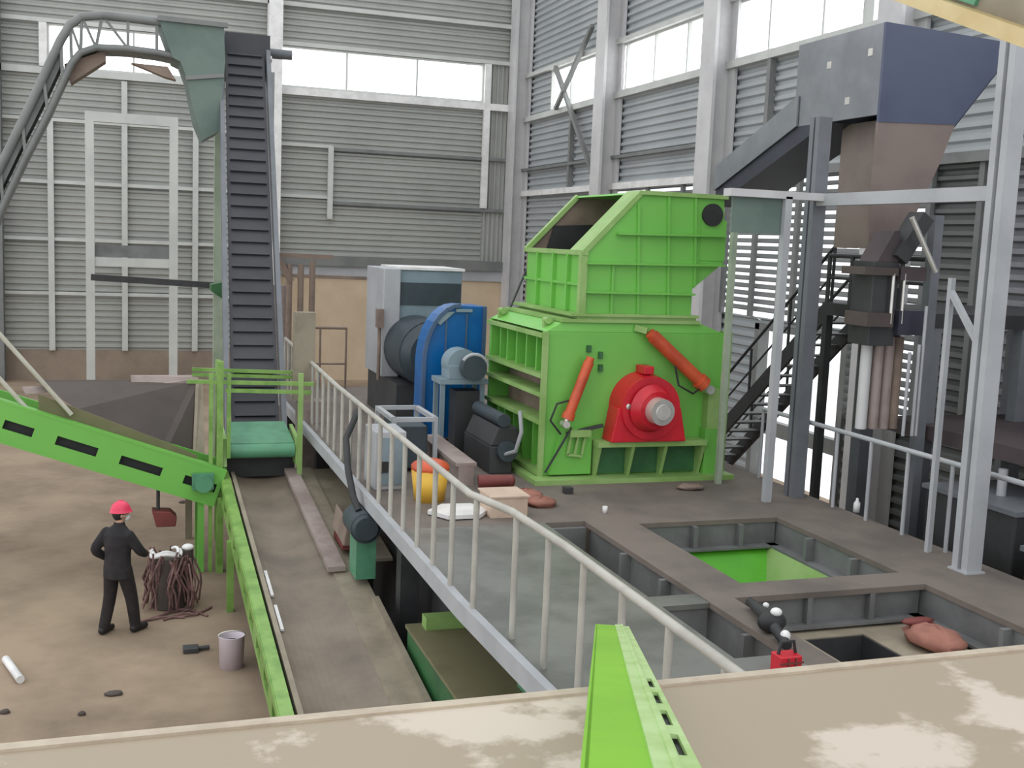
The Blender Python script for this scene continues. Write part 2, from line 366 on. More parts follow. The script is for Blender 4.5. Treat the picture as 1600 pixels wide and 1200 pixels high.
b = MB(); b.box(6.48, 7.37, 10.28, 11.47, .3, 1.05); b.build('throat', 'green_d', t)

# ================================================================== GREEN CRUSHER
Y0, Y1 = 14.95, 17.45
t = thing('crusher', 'large bright green crusher with ribbed top hopper standing on the platform', 'crusher', (7.0, 16.2, Z))
b = MB(); b.box(5.42, 8.6, 14.55, 17.7, Z, Z+.07); b.build('base_plate', 'green_p', t)
b = MB()                                        # body: core set back behind shelves on its left face
b.box(5.98, 8.42, Y0+.03, Y1-.03, Z+.07, 4.38); b.box(5.6, 8.48, Y0-.05, Y0+.03, Z+.07, 4.36); b.box(5.6, 8.48, Y1-.03, Y1+.05, Z+.07, 4.36)
b.prism([(5.6, Y0-.05, 4.36), (8.48, Y0-.05, 4.36), (8.1, Y0-.02, 4.5), (5.86, Y0-.02, 4.5)], (0, Y1-Y0+.07, 0))
bd = b.build('body', 'green', t, .008)
for z in (4.3, 3.72, 3.45, 3.05, Z+.11): MB().box(5.55, 5.98, Y0-.05, Y1+.05, z-.03, z+.03).build('side_shelf', 'green_p', bd)
b = MB()
for y in (15.4, 15.85, 16.3, 16.75, 17.1):
    MB().box(5.66, 5.98, y-.025, y+.025, 3.75, 4.27).build('side_rib', 'green', bd); MB().box(5.66, 5.98, y-.025, y+.025, Z+.14, 3.02).build('side_rib', 'green', bd)
b = MB(); b.box(5.9, 5.98, 15.1, 17.3, 3.08, 3.7); b.build('side_recess', 'rust', bd)
b = MB(); b.box(8.48, 8.56, Y0-.15, Y0+.1, Z+.07, 4.4); b.build('corner_flange', 'green_p', bd); MB().box(5.56, 5.64, Y0-.1, Y0-.05, Z+.07, 4.36).build('corner_flange', 'green_p', bd)
# pedestal under the bearing
b = MB(); b.box(6.38, 8.14, 14.6, Y0-.05, 2.72, 2.8)
for x in (6.42, 6.95, 7.48, 8.1): b.prism([(x-.025, Y0-.05, 2.27), (x-.025, 14.78, 2.27), (x-.025, 14.62, 2.72), (x-.025, Y0-.05, 2.72)], (.05, 0, 0))
b.build('pedestal', 'green_p', t)
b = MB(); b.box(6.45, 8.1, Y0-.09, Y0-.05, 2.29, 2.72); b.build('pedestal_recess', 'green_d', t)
b = MB(); b.prism([(5.72, Y0-.05, 2.3), (6.36, Y0-.05, 2.3), (6.36, Y0-.05, 2.95), (5.9, Y0-.05, 3.0)], (0, -.1, 0)); b.build('gusset', 'green', t); MB().box(8.15, 8.46, 14.7, Y0-.05, 2.27, 2.95).build('gusset', 'green', t)
b = MB(); b.box(5.98, 6.3, 14.7, Y0-.15, 2.86, 2.96)
for x in (6.02, 6.13, 6.24): b.bar((x, 14.76, 2.9), (x-.05, 14.76, 2.6), .035)
b.bar((5.97, 14.76, 2.6), (6.2, 14.76, 2.57), .035); b.build('hook_bracket', 'green_p', t)
# red bearing housing
b = MB(); b.cyl((7.14, Y0-.05, 3.3), (7.14, 14.5, 3.3), .5, .46, 36); b.cyl((7.14, 14.5, 3.3), (7.16, 14.36, 3.29), .36, .28, 30)
b.prism([(6.55, Y0-.05, 2.8), (7.75, Y0-.05, 2.8), (7.64, Y0-.05, 3.3), (6.64, Y0-.05, 3.3)], (0, -.36, 0)); b.box(7.04, 7.2, 14.6, 14.9, 3.78, 3.9)
rd = b.build('bearing_housing', 'red', t, .015)
b = MB(); b.cyl((7.14, 14.5, 3.3), (7.17, 14.18, 3.29), .2, .19, 28); b.cyl((7.17, 14.18, 3.29), (7.17, 14.16, 3.29), .12, .11, 20); b.build('shaft_end', 'steel', rd)
b = MB(); b.blob((6.78, 14.52, 3.33), .06, .03, .06, 10, 6); b.build('bolt_cap', 'steel', rd)
# hydraulic cylinders
def ram(p, q, r, m, nm='hydraulic_cylinder'):
    p, q = V(p), V(q); b = MB(); b.cyl(p, p.lerp(q, .86), r, n=18); b.cyl(p.lerp(q, .82), p.lerp(q, .92), r*1.25, n=18); b.cyl(p+(p-q).normalized()*.07, p, r*.8, n=14)
    o = b.build(nm, m, t); b = MB(); b.cyl(p.lerp(q, .9), q, r*.5, n=12); b.cyl(q-V((0, .06, 0)), q+V((0, .1, 0)), r*.7, n=12); b.build('ram_rod', 'steel', o)
ram((7.22, 14.75, 4.33), (8.16, 14.7, 3.55), .1, 'orange'); ram((6.22, 14.72, 3.95), (5.9, 14.72, 3.05), .075, 'orange')
b = MB(); b.bar((8.1, 14.75, 3.6), (8.4, 14.9, 3.42), .1); b.build('ram_mount', 'green_p', t); MB().bar((7.15, 14.8, 4.4), (7.0, 14.9, 4.44), .09).build('ram_mount', 'green_p', t); MB().box(8.18, 8.36, 14.72, Y0-.05, 2.95, 3.55).build('ram_mount', 'green_p', t)
b = MB(); b.tube([(8.1, 14.7, 3.62), (7.85, 14.6, 3.5), (7.62, 14.62, 3.62), (7.58, 14.75, 4.0), (7.3, 14.8, 4.3)], .016, 8); b.build('hydraulic_hose', 'black', t); b = MB(); b.tube([(6.0, 14.75, 3.4), (5.75, 14.7, 3.35), (5.68, 14.75, 3.1), (5.85, 14.75, 2.9)], .016, 8); b.build('hydraulic_hose', 'black', t)
b = MB(); b.bar((5.95, 14.8, 2.9), (6.5, 14.75, 3.02), .05); b.bar((5.62, 14.72, 2.35), (6.0, 14.72, 3.0), .025); b.build('lever_bar', 'darksteel', t)
for px, py in ((920, 545), (938, 555), (938, 575)):
    p = P(px, py, y=Y0-.07); MB().box(p.x-.03, p.x+.03, p.y-.03, p.y+.02, p.z-.05, p.z+.05).build('latch', 'green_d', t)
# hopper
hp = [(6.17, 4.6), (6.17, 5.52), (7.0, 6.4), (8.36, 6.4), (8.42, 5.43), (7.92, 5.02), (7.92, 4.6)]
b = MB(); b.box(5.84, 8.06, Y0-.06, Y1+.02, 4.5, 4.55); b.box(6.08, 8.0, Y0-.03, Y1, 4.55, 4.6); b.box(5.98, 8.02, Y0-.07, Y1+.04, 4.59, 4.63); b.build('collar', 'green_p', t)
b = MB(); b.prism([(x, Y0, z) for x, z in hp], (0, .05, 0))
def wallq(a, c): b.prism([(a[0], Y0+.05, a[1]), (a[0], Y1-.05, a[1]), (c[0], Y1-.05, c[1]), (c[0], Y0+.05, c[1])], V((c[1]-a[1], 0, a[0]-c[0])).normalized()*-.0+V((.04 if a[0] < 7 and c[0] < 6.5 else -.03, 0, -.03)))
wallq(hp[0], hp[1]); wallq(hp[2], hp[3]); wallq(hp[3], hp[4]); wallq(hp[4], hp[5]); wallq(hp[5], hp[6])
ho = b.build('hopper', 'green', t, .006)
b = MB(); b.prism([(x, Y1-.05, z) for x, z in hp], (0, .05, 0)); b.build('hopper_rear_plate', 'rust', ho)
b = MB(); b.box(6.3, 7.9, Y0+.1, Y1-.1, 4.65, 4.7); b.prism([(6.22, Y1-.12, 4.7), (7.85, Y1-.12, 4.7), (7.4, Y1-.1, 5.95), (6.6, Y1-.1, 5.9)], (0, .03, 0)); b.build('hopper_shade_lining', 'black', ho)  # black pieces stand in for shade inside the hopper
b = MB()
b.prism([(6.12, Y0-.04, 5.53), (6.17, Y0-.04, 5.47), (7.02, Y0-.04, 6.36), (6.98, Y0-.04, 6.42)], (0, .5, 0))
b.box(6.97, 8.4, Y0-.06, Y0, 6.36, 6.42); b.box(6.12, 6.2, Y0-.06, Y1, 5.46, 5.53); b.box(6.1, 6.2, Y0-.05, Y0+.06, 4.62, 5.5)
b.prism([(6.12, Y1-.1, 5.53), (6.17, Y1-.1, 5.47), (7.02, Y1-.1, 6.36), (6.98, Y1-.1, 6.42)], (0, .1, 0)); b.build('hopper_rim', 'green_p', ho)
b = MB()
for y, x0, x1 in ((365, 963, 1131), (411, 915, 1128), (456, 914, 1082)):
    p, q = P(x0, y, y=Y0), P(x1, y+4, y=Y0); b.bar((p.x, Y0-.045, p.z), (q.x, Y0-.045, q.z), .10, .03)
for x, a, c in ((955, 457, 494), (957, 411, 457), (997, 320, 495), (1044, 306, 496), (1086, 308, 448)):
    p, q = P(x, a, y=Y0), P(x-2, c, y=Y0); b.bar((p.x, Y0-.02, p.z), (q.x, Y0-.02, q.z), .035, .04)
b.box(6.12, 6.17, Y0, Y1, 5.02, 5.06)
for y in (15.5, 16.1, 16.8): b.box(6.11, 6.17, y-.03, y+.03, 4.64, 5.48)
b.build('hopper_ribs', 'green', ho)
b = MB(); c = P(1112, 336, y=Y0); b.cyl((c.x, Y0+.02, c.z), (c.x, Y0-.05, c.z), .165, n=28); b.build('round_port', 'black', ho)
b = MB(); b.box(8.0, 8.42, Y0-.012, Y0, 5.45, 6.05); b.build('dusty_panel', 'green', ho)
for x, y in ((5.75, 15.2), (5.72, 17.2)):
    b = MB(); b.box(x-.08, x+.08, y-.03, y+.03, 4.33, 4.5); b.cyl((x-.02, y-.08, 4.5), (x-.02, y+.08, 4.5), .05, n=14); b.build('lifting_lug', 'green_p', t)
b = MB(); b.cyl((5.8, 17.3, 4.36), P(835, 392, y=17.5), .018, n=8); b.build('guy_rod', 'darksteel', t)

# ================================================================== DRIVE: guard, stand, motor
t = thing('belt_guard', 'tall rounded blue belt guard at the left side of the green crusher', 'guard', (5.0, 18.3, Z))
yg = 17.9
b = MB(); cx, cz, R = 5.2, 3.55, .98
poly = [(5.62, Z+.1), (5.62, 4.52), (5.2, 4.53)]+[(cx-.6*sin(a), cz+R*cos(a)) for a in [i*pi/2/8 for i in range(1, 9)]]+[(4.6, Z+.1)]
b.prism([(x, yg, z) for x, z in poly], (0, .6, 0)); gd = b.build('guard_shell', 'blue', t, .02)
b = MB()
for i in range(len(poly)-1):
    if i in (0, 2, 3, 4, 5, 6, 7, 8, 9, 10): b.bar((poly[i][0], yg-.03, poly[i][1]), (poly[i+1][0], yg-.03, poly[i+1][1]), .06, .05, (0, 1, 0))
b.build('guard_flange', 'blue_d', gd)
b = MB(); b.prism([(4.98, yg-.04, 4.42), (5.1, yg-.04, 4.42), (4.86, yg-.04, 4.2), (4.76, yg-.04, 4.26)], (0, .05, 0)); b.box(5.12, 5.4, yg-.05, yg-.01, 4.42, 4.47); b.build('inspection_tab', 'motor', gd)
b = MB(); b.box(4.95, 4.98, yg-.02, yg, 2.4, 4.4); b.box(5.3, 5.33, yg-.02, yg, 2.4, 4.4); b.build('guard_seam', 'blue_d', gd)
t = thing('bearing_stand', 'slate-blue frame stand carrying a bearing in front of the blue guard', 'stand', (5.05, 17.3, Z))
for x in (4.72, 4.9, 5.38):
    for y in (17.1, 17.5):
        if x == 4.9 and y > 17: continue
        MB().box(x-.035, x+.035, y-.035, y+.035, Z, 3.32).build('leg', 'motor', t)
b = MB(); b.box(4.66, 5.46, 17.03, 17.58, 3.32, 3.4); b.build('stand_top', 'motor', t)
b = MB(); b.box(4.95, 5.36, 17.1, 17.5, Z, 3.2); b.build('stand_infill', 'darksteel', t)
b = MB(); b.cyl((5.05, 17.08, 3.62), (5.05, 17.5, 3.62), .26, n=28); b.box(4.8, 5.3, 17.05, 17.5, 3.4, 3.62); be = b.build('bearing_block', 'motor', t, .01)
b = MB(); b.cyl((5.16, 16.8, 3.6), (5.16, 17.0, 3.6), .2, n=26); b.build('bearing_cap', 'motor_d', be)
b = MB(); b.tube([(5.16+.22*cos(a), 16.84, 3.6+.22*sin(a)) for a in [radians(10+i*17) for i in range(9)]], .03, 8); b.build('cap_ring', 'grey_col', be)
t = thing('electric_motor', 'big grey-blue electric motor with box cooler behind the blue guard', 'motor', (5.4, 21.7, Z))
ym = 21.0
b = MB(); b.box(4.88, 6.12, ym, 22.5, 3.75, 5.0); cb = b.build('cooler_box', 'motor', t, .02)
b = MB(); b.box(4.9, 6.1, ym-.02, ym, 4.33, 4.76); b.build('vent_band', 'motor_d', cb)
b = MB(); b.box(4.84, 6.16, ym-.04, 22.55, 5.0, 5.05); b.build('cooler_lid', 'white', cb)
b = MB(); b.box(4.55, 4.88, 20.9, 22.5, 2.95, 5.02); b.build('terminal_cabinet', 'grey_col', t, .02)
b = MB(); b.cyl((5.2, 19.6, 3.52), (5.2, 22.3, 3.52), .62, n=32); b.cyl((5.2, 19.45, 3.52), (5.2, 19.6, 3.52), .45, .6, n=28); b.box(4.7, 5.9, ym-.1, 22.4, 3.5, 3.8); b.build('motor_body', 'motor_d', t, .01)
b = MB(); b.box(4.6, 5.9, 19.8, 22.4, Z, 2.95); b.build('motor_base', 'darksteel', t)
b = MB(); b.cyl((4.48, 20.85, 4.1), (4.48, 20.85, 2.9), .035, n=10); b.box(4.42, 4.54, 20.75, 20.95, 3.9, 4.25); b.build('conduit', 'rust', t)

# low kerb beam, skid, and machinery between drive and crusher
b = MB(); b.bar((4.44, 14.7, Z+.14), (4.5, 17.0, Z+.14), .22, .28); b.bar((4.44, 14.7, Z+.3), (4.5, 17.0, Z+.3), .3, .05)
tag(b.build('skid_beam', 'pink'), 'dusty grey skid beam lying on deck in front of the bearing stand', 'beam')
t = thing('gearbox', 'dark machinery unit with pipes between skid beam and green crusher', 'machine', (5.2, 16.2, Z))
b = MB(); b.box(5.0, 5.36, 15.4, 16.75, Z, 2.62); b.prism([(5.0, 15.4, 2.62), (5.5, 15.4, 2.62), (5.42, 15.4, 2.9), (5.12, 15.4, 2.9)], (0, 1.3, 0)); b.build('casing', 'darksteel', t, .02)
b = MB(); b.cyl((5.25, 15.3, 2.55), (5.25, 15.4, 2.55), .15, n=20); b.cyl((5.2, 15.38, 3.0), (5.2, 16.7, 3.0), .1, n=16); b.build('cover', 'motor_d', t)
b = MB(); b.tube([(5.2, 15.35, 2.5), (5.3, 15.1, 2.6), (5.34, 15.0, 2.9), (5.32, 15.05, 3.2)], .03, 8); b.build('pipe', 'grey_col', t)

# ================================================================== DECK CLUTTER
# grey machine cabinet with top frame behind the rail
t = thing('control_bench', 'grey steel bench with open top frame just behind the walkway rail', 'bench', (4.15, 16.6, Z))
b = MB()
for x, y in ((3.6, 15.6), (4.22, 15.6), (3.6, 16.75), (4.22, 16.75)): MB().box(x-.03, x+.03, y-.03, y+.03, Z, 2.98).build('leg', 'grey_col', t)
for a, c in (((3.57, 15.6), (4.25, 15.6)), ((3.57, 16.75), (4.25, 16.75)), ((3.6, 15.6), (3.6, 16.75)), ((4.22, 15.6), (4.22, 16.75))): b.bar((*a, 3.0), (*c, 3.0), .07, .06)
b.build('top_frame', 'grey_col', t)
b = MB(); b.box(3.68, 4.14, 15.72, 16.65, Z+.05, 2.88); b.build('tank', 'motor_d', t, .02)
t = thing('switch_cabinet', 'light grey switch cabinet standing behind the walkway rail', 'cabinet', (3.42, 14.9, Z))
b = MB(); b.box(3.12, 3.55, 14.6, 15.3, Z, 3.0); b.build('body', 'grey_col', t, .015)
b = MB(); b.box(3.18, 3.5, 14.58, 14.6, Z+.08, 2.92); dr = b.build('door', 'motor', t)
b = MB(); b.box(3.2, 3.3, 14.56, 14.58, 2.45, 2.6); b.build('handle', 'black', dr)
b = MB(); b.tube([(3.25, 16.2, 3.1), (3.05, 15.6, 3.08), (2.8, 15.0, 2.85), (2.76, 14.6, 2.5), (2.78, 14.3, 2.2), (2.82, 14.1, 2.05)], .045, 10)
tag(b.build('black_hose', 'black'), 'thick black hose arching over the edge of the walkway', 'hose')
t = thing('basket', 'yellow basket with orange lid standing on deck behind the rail', 'basket', (3.72, 13.95, Z))
b = MB(); b.lathe([(0, .0), (.2, .0), (.25, .42), (.22, .42), (.18, .03), (0, .03)], (3.72, 13.95, Z), n=20); b.build('body', 'amber', t)
b = MB(); b.blob((3.72, 13.95, Z+.44), .26, .26, .12); b.build('lid', 'orange', t)
b = MB(); pts = [P(*q, z=Z+.015) for q in ((668, 803), (690, 793), (735, 792), (765, 800), (750, 810), (700, 812))]; b.prism(pts, (0, 0, .05))
tag(b.build('white_sheet', 'white'), 'white foam sheet lying flat on deck behind the rail', 'sheet')
t = thing('cardboard_box', 'pinkish cardboard box on deck beside the white sheet', 'box', (4.32, 13.0, Z))
b = MB(); b.box(4.22, 4.7, 12.85, 13.35, Z, Z+.26); b.build('body', 'card', t, .008)
b = MB(); b.box(4.2, 4.72, 12.83, 13.37, Z+.26, Z+.28); b.build('lid', 'card', t)
b = MB(); b.cyl((4.56, 14.5, Z+.1), (4.98, 14.42, Z+.12), .1, .085, 16); b.blob((5.0, 14.4, Z+.12), .06, .08, .09)
tag(b.build('red_canister', 'wine'), 'dark red cylinder lying on deck at end of the skid beam', 'cylinder')
b = MB(); b.blob((4.98, 13.75, Z+.06), .26, .32, .1, 12, 7, .18); b.blob((5.1, 13.45, Z+.04), .2, .22, .07, 12, 7, .18)
tag(b.build('canvas_heap', 'tarp'), 'crumpled salmon canvas heap on deck behind the cardboard box', 'canvas')
for px, py, m_, nm, lb, ct, s_ in ((887, 771, 'darksteel', 'metal_block', 'small dark metal block on deck before the crusher base', 'block', .06), (1078, 764, 'rust', 'rag', 'brown rag lying on deck before the crusher right corner', 'rag', .2), (945, 802, 'white', 'paper_cup', 'tiny white cup on deck near the rear pit corner', 'cup', .035), (1338, 800, 'white', 'water_bottle', 'small white bottle on deck at the right rail', 'bottle', .045)):
    p = P(px, py, z=Z); b = MB()
    if nm == 'metal_block': b.box(p.x-s_, p.x+s_, p.y-s_, p.y+s_, Z, Z+.09)
    elif nm == 'rag': b.blob((p.x, p.y, Z+.03), s_, s_*.8, .04, 12, 6, .2)
    elif nm == 'paper_cup': b.lathe([(0, 0), (s_*.8, 0), (s_, .09), (s_*.9, .09), (s_*.7, .01), (0, .01)], (p.x, p.y, Z), n=14)
    else: b.lathe([(0, 0), (s_, 0), (s_, .12), (s_*.4, .16), (s_*.4, .19), (0, .19)], (p.x, p.y, Z), n=14)
    tag(b.build(nm, m_), lb, ct)
# things at the near pit
t = thing('tool_box', 'small red crate with dark handle on deck left of the front pit', 'box', (5.05, 7.55, Z))
b = MB(); b.box(4.98, 5.18, 7.5, 7.66, Z, Z+.16); b.build('body', 'red', t, .01)
b = MB()
for z in (.05, .1): b.box(4.97, 5.19, 7.49, 7.5, Z+z, Z+z+.015)
for x in (5.04, 5.11): b.box(x, x+.014, 7.488, 7.5, Z+.02, Z+.15)
b.build('slats', 'wine', t)
b = MB(); b.tube([(5.0, 7.58, Z+.16), (5.02, 7.58, Z+.26), (5.14, 7.58, Z+.26), (5.16, 7.58, Z+.16)], .014, 8); b.build('handle', 'black', t)
t = thing('power_tool', 'black power tool with white fittings lying left of the front pit', 'tool', (5.45, 8.5, Z))
b = MB(); b.blob((5.48, 8.45, Z+.1), .14, .1, .1); b.cyl((5.5, 8.5, Z+.1), (5.64, 9.1, Z+.07), .07, .04, 14); b.cyl((5.42, 8.3, Z+.1), (5.36, 8.0, Z+.05), .05, .045, 12); b.build('body', 'black', t)
b = MB(); b.blob((5.5, 8.42, Z+.2), .055, .05, .04); b.build('fitting', 'white', t)
MB().blob((5.4, 8.1, Z+.1), .045, .05, .05).build('fitting', 'white', t); MB().blob((5.6, 8.75, Z+.15), .03, .03, .025).build('fitting', 'white', t)
t = thing('sack', 'salmon sack slumped in the right corner of the front pit', 'sack', (7.52, 8.72, 1.8))
b = MB(); b.blob((7.52, 8.72, 1.9), .26, .36, .11, 16, 9, .12); b.build('body', 'tarp', t)
b = MB(); b.blob((7.48, 8.92, 2.0), .2, .07, .04, 12, 6, .1); b.build('mouth', 'wine', t)

# ================================================================== RAILINGS
def railing(name, label, path, z0, h, posts, mid=None, m='grey_col', r=.035, base=None, col='rail'):
    t = thing(name, label, 'railing', (path[0][0], path[0][1], z0))
    b = MB(); b.tube([(x, y, z0+h) for x, y in path], r, 10); b.build('handrail', m, t)
    if mid:
        for k in mid: b = MB(); b.tube([(x, y, z0+k) for x, y in path], r*.7, 8); b.build('mid_rail', m, t)
    for x, y in posts: MB().cyl((x, y, z0), (x, y, z0+h), r*.8, n=10).build('post', m, t)
    return t
def on(path, n):
    L = [math.hypot(path[i+1][0]-path[i][0], path[i+1][1]-path[i][1]) for i in range(len(path)-1)]; tot = sum(L); out = []
    for k in range(n):
        s = tot*k/(n-1)
        for i, l in enumerate(L):
            if s <= l+1e-6: f = s/l; out.append((path[i][0]+f*(path[i+1][0]-path[i][0]), path[i][1]+f*(path[i+1][1]-path[i][1]))); break
            s -= l
    return out
wpath = [(3.25, 24.9), (3.02, 17), (2.95, 9.6), (3.12, 8.9), (3.17, 7.8), (3.16, 3.9)]
railing('walkway_railing', 'pale grey tube railing running along the left edge of the walkway', wpath, Z, 1.1, on(wpath, 31), m='rail')
rp = [(9.06, 14.6), (9.06, 3.8)]
railing('platform_railing', 'grey railing along the right edge of the platform', rp, Z, 1.06, [(9.06, y) for y in (14.6, 13.85, 12.7, 11.97, 11.24, 10.45, 9.1, 8.3, 7.5, 6.7)], m='grey_col', r=.032)
bp = [(3.4, 24.8), (4.6, 24.8)]
railing('rear_railing', 'rust-brown railing at the rear edge of the platform left of the motor', bp, Z, 1.35, [(3.42, 24.8), (4.0, 24.8), (4.58, 24.8)], mid=(.55,), m='rust', r=.03)

# ================================================================== SUPPORT FRAME, CHUTE
t = thing('chute_support_frame', 'grey steel posts and beams carrying the big overhead chute', 'frame', (8.9, 11.5, Z))
b = MB(); h_column(b, 8.76, 9.75, Z, 8.6, .2, .24); b.box(8.63, 8.89, 9.6, 9.9, Z, Z+.02); b.build('near_post', 'grey_col', t)
b = MB(); h_column(b, 8.9, 13.4, Z, 7.45, .2, .22); b.build('far_post', 'dark_col', t)
b = MB(); b.box(8.16, 8.24, 14.28, 14.36, Z, 6.35); b.build('slim_post', 'moss', t)
b = MB(); b.box(8.25, 8.35, 13.1, 13.2, Z, 6.35); b.build('slim_post', 'grey_col', t)
b = MB(); b.box(8.84, 8.96, 9.9, 13.3, 6.26, 6.42); b.build('side_beam', 'grey_col', t)
b = MB(); b.bar(P(1486, 455, x=8.85), P(1528, 537, x=8.8), .06); b.build('diagonal_brace', 'grey_col', t)
b = MB(); q_ = P(1486, 455, x=8.85); b.box(q_.x-.03, q_.x+.03, q_.y-.03, q_.y+.03, Z, q_.z+.15); b.build('brace_post', 'grey_col', t)
b = MB(); b.box(7.42, 9.1, 13.1, 13.3, 6.32, 6.42); b.build('cross_beam', 'column', t)
b = MB(); b.box(7.5, 8.24, 13.18, 13.22, 5.85, 6.32); b.build('teal_sheet', 'teal', t)

t = thing('overhead_chute', 'large overhead sheet metal chute at the right, hood coloured with a painted bluish reflection', 'chute', (10.3, 13.6, 5.7))
b = MB(); b.box(9.5, 9.54, 13.01, 15.02, 7.5, 8.70); b.build('zinc_side_panel', 'hood_g', t)
b = MB(); b.prism([(9.5, 12.96, 8.7), (11.55, 12.96, 8.62), (11.4, 12.96, 8.25), (10.75, 12.96, 7.45), (9.5, 12.96, 7.4)], (0, .05, 0)); b.build('reflection_front_panel', 'hood_b', t)  # blue stands in for a reflection; same steel as the panel below
b = MB(); b.prism([(9.5, 12.97, 7.4), (10.75, 12.97, 7.45), (10.55, 12.97, 6.9), (10.2, 12.97, 6.15), (9.8, 12.97, 5.72), (9.5, 12.97, 5.72)], (0, .05, 0)); b.build('taupe_front_panel', 'hood_t', t)
b = MB(); b.box(9.9, 9.93, 13.02, 14.35, 5.72, 7.5); b.box(9.93, 10.3, 14.32, 14.35, 5.72, 7.5); b.build('taupe_side_panel', 'hood_t', t)
b = MB(); b.box(9.54, 11.4, 12.98, 15.02, 8.58, 8.62); b.box(9.54, 11.4, 14.98, 15.02, 7.5, 8.6); b.prism([(10.75, 13.01, 7.45), (11.4, 13.01, 8.25), (11.4, 15, 8.25), (10.75, 15, 7.45)], (.03, 0, -.03)); b.build('rear_panels', 'navy', t)
b = MB(); b.prism([(9.5, 14.15, 7.5), (9.5, 17.3, 6.35), (9.5, 17.3, 6.9), (9.5, 15.02, 7.8), (9.5, 15.02, 7.5)], (.9, 0, 0)); b.build('inclined_duct', 'navy', t)  # dark colour carries the shade of the duct's underside
b = MB(); b.prism([(9.46, 14.9, 7.5), (9.46, 17.3, 6.62), (9.46, 17.3, 7.02), (9.46, 14.9, 7.95)], (.03, 0, 0)); b.build('duct_lit_side', 'hood_g', t)  # paler colour carries the light on the duct's side
for y, z in ((13.25, 8.35), (14.2, 8.3), (13.7, 7.75)):
    MB().box(9.49, 9.5, y-.05, y+.05, z-.05, z+.05).build('rivet_plate', 'steel', t)

# ================================================================== STAIRS AND DARK PLANT AT THE RIGHT
t = thing('staircase', 'dark steel staircase climbing behind the platform at the right', 'stairs', (11.2, 19.5, 0))
xs0, xs1 = 10.8, 11.6; ya, za, yb, zb = 20.3, 1.0, 15.6, 4.8
for x in (xs0, xs1):
    b = MB(); b.bar((x, ya, za), (x, yb, zb), .05, .26); b.build('stringer', 'darksteel', t)
    b = MB(); b.tube([(x, ya+.2, za+.9), (x, yb, zb+.95), (x, yb-.3, zb+.95)], .028, 8); b.tube([(x, ya+.1, za+.5), (x, yb, zb+.5)], .018, 8); b.build('handrail', 'darksteel', t)
    for k in range(5):
        f = k/4; y = ya+(yb-ya)*f; z = za+(zb-za)*f; MB().cyl((x, y, z), (x, y, z+.95), .026, n=8).build('baluster', 'darksteel', t)
n = 18
for k in range(n):
    f = (k+.5)/n; y = ya+(yb-ya)*f; z = za+(zb-za)*f; MB().box(xs0+.03, xs1-.03, y-.12, y+.12, z-.015, z+.015).build('tread', 'beam', t)
for x in (xs0, xs1): MB().box(x-.05, x+.05, 20.3, 20.42, 0, 1.1).build('stair_post', 'darksteel', t); MB().box(x-.06, x+.06, 15.6, 15.72, 0, 4.7).build('stair_post', 'darksteel', t)
t = thing('mezzanine', 'dark upper mezzanine landing behind the chute posts', 'platform', (12, 12.5, 0))
b = MB(); b.box(10.6, 12.4, 12.9, 15.55, 4.65, 4.85); b.box(12.4, 14.6, 9.0, 15.55, 4.65, 4.85); b.build('landing', 'darksteel', t)
b = MB(); b.tube([(10.65, 15.5, 5.6), (10.65, 13.0, 5.6)], .035, 8); b.tube([(10.65, 15.5, 5.25), (10.65, 13.0, 5.25)], .025, 8)
for y in (15.5, 14.9, 14.3, 13.7, 13.1): b.cyl((10.65, y, 4.85), (10.65, y, 5.6), .035, n=8)
b.build('landing_rail', 'darksteel', t)
for x, y in ((10.7, 13.0), (12.3, 13.0), (14.4, 15.4), (14.4, 9.1), (12.5, 9.1)): MB().box(x-.09, x+.09, y-.09, y+.09, 0, 4.65).build('leg', 'dark_col', t)
b = MB(); b.box(10.52, 14.5, 10.2, 13.6, 3.1, 3.3); b.build('lower_landing', 'mauve', t)
t = thing('dust_collector', 'dark dust collector with pale vertical pipes beside the chute', 'machine', (11.3, 12.0, 0))
px0 = 11.0
for i, (x, m_) in enumerate(((1350, 'column'), (1368, 'pink'), (1384, 'pink'), (1398, 'rust'))):
    p = P(x, 600, y=12.6-.0); MB().cyl((p.x, 12.6, 3.3), (p.x, 12.6, 4.55), .075, n=14).build('vertical_pipe', m_, t)
qa, qb = P(1364, 440, y=12.3).x, P(1404, 440, y=12.3).x
b = MB(); b.box(qa, qb, 12.3, 12.75, 4.45, 5.55); b.build('body', 'darksteel', t, .01)
b = MB(); b.prism([(qa+.05, 12.3, 5.55), (qb-.03, 12.3, 5.55), (qb-.03, 12.3, 5.95), (qb-.12, 12.3, 5.95)], (0, .4, 0)); b.build('body_top', 'mauve', t)
b = MB(); b.bar(P(1398, 405, y=12.35), P(1440, 338, y=12.35), .2, .3, (0, 1, 0)); b.build('inclined_duct', 'darksteel', t)
for px, py, w_, h_, m_ in ((1428, 428, .2, .09, 'mauve'), (1424, 505, .2, .16, 'navy'), (1378, 424, .26, .05, 'umber'), (1376, 500, .2, .09, 'umber')):
    q_ = P(px, py, y=12.2); MB().box(q_.x-w_, q_.x+w_, 12.2, 12.7, q_.z-h_, q_.z+h_).build('side_box', m_, t)
for px in (1395, 1412): q_ = P(px, 470, y=12.2); MB().cyl((q_.x, 12.22, q_.z-.3), (q_.x, 12.22, q_.z+.35), .022, n=10).build('bright_conduit', 'steel', t)
for px, z1 in ((1446, 5.0), (1440, 4.5), (1426, 4.4)): q_ = P(px, 500, y=12.0); MB().cyl((q_.x, 12.0, 3.3), (q_.x, 12.0, z1), .022, n=8).build('conduit', 'grey_col', t)
b = MB(); b.cyl(P(1425, 340, y=12), P(1462, 425, y=12), .035, n=10); b.build('striped_rod', 'steel', t)
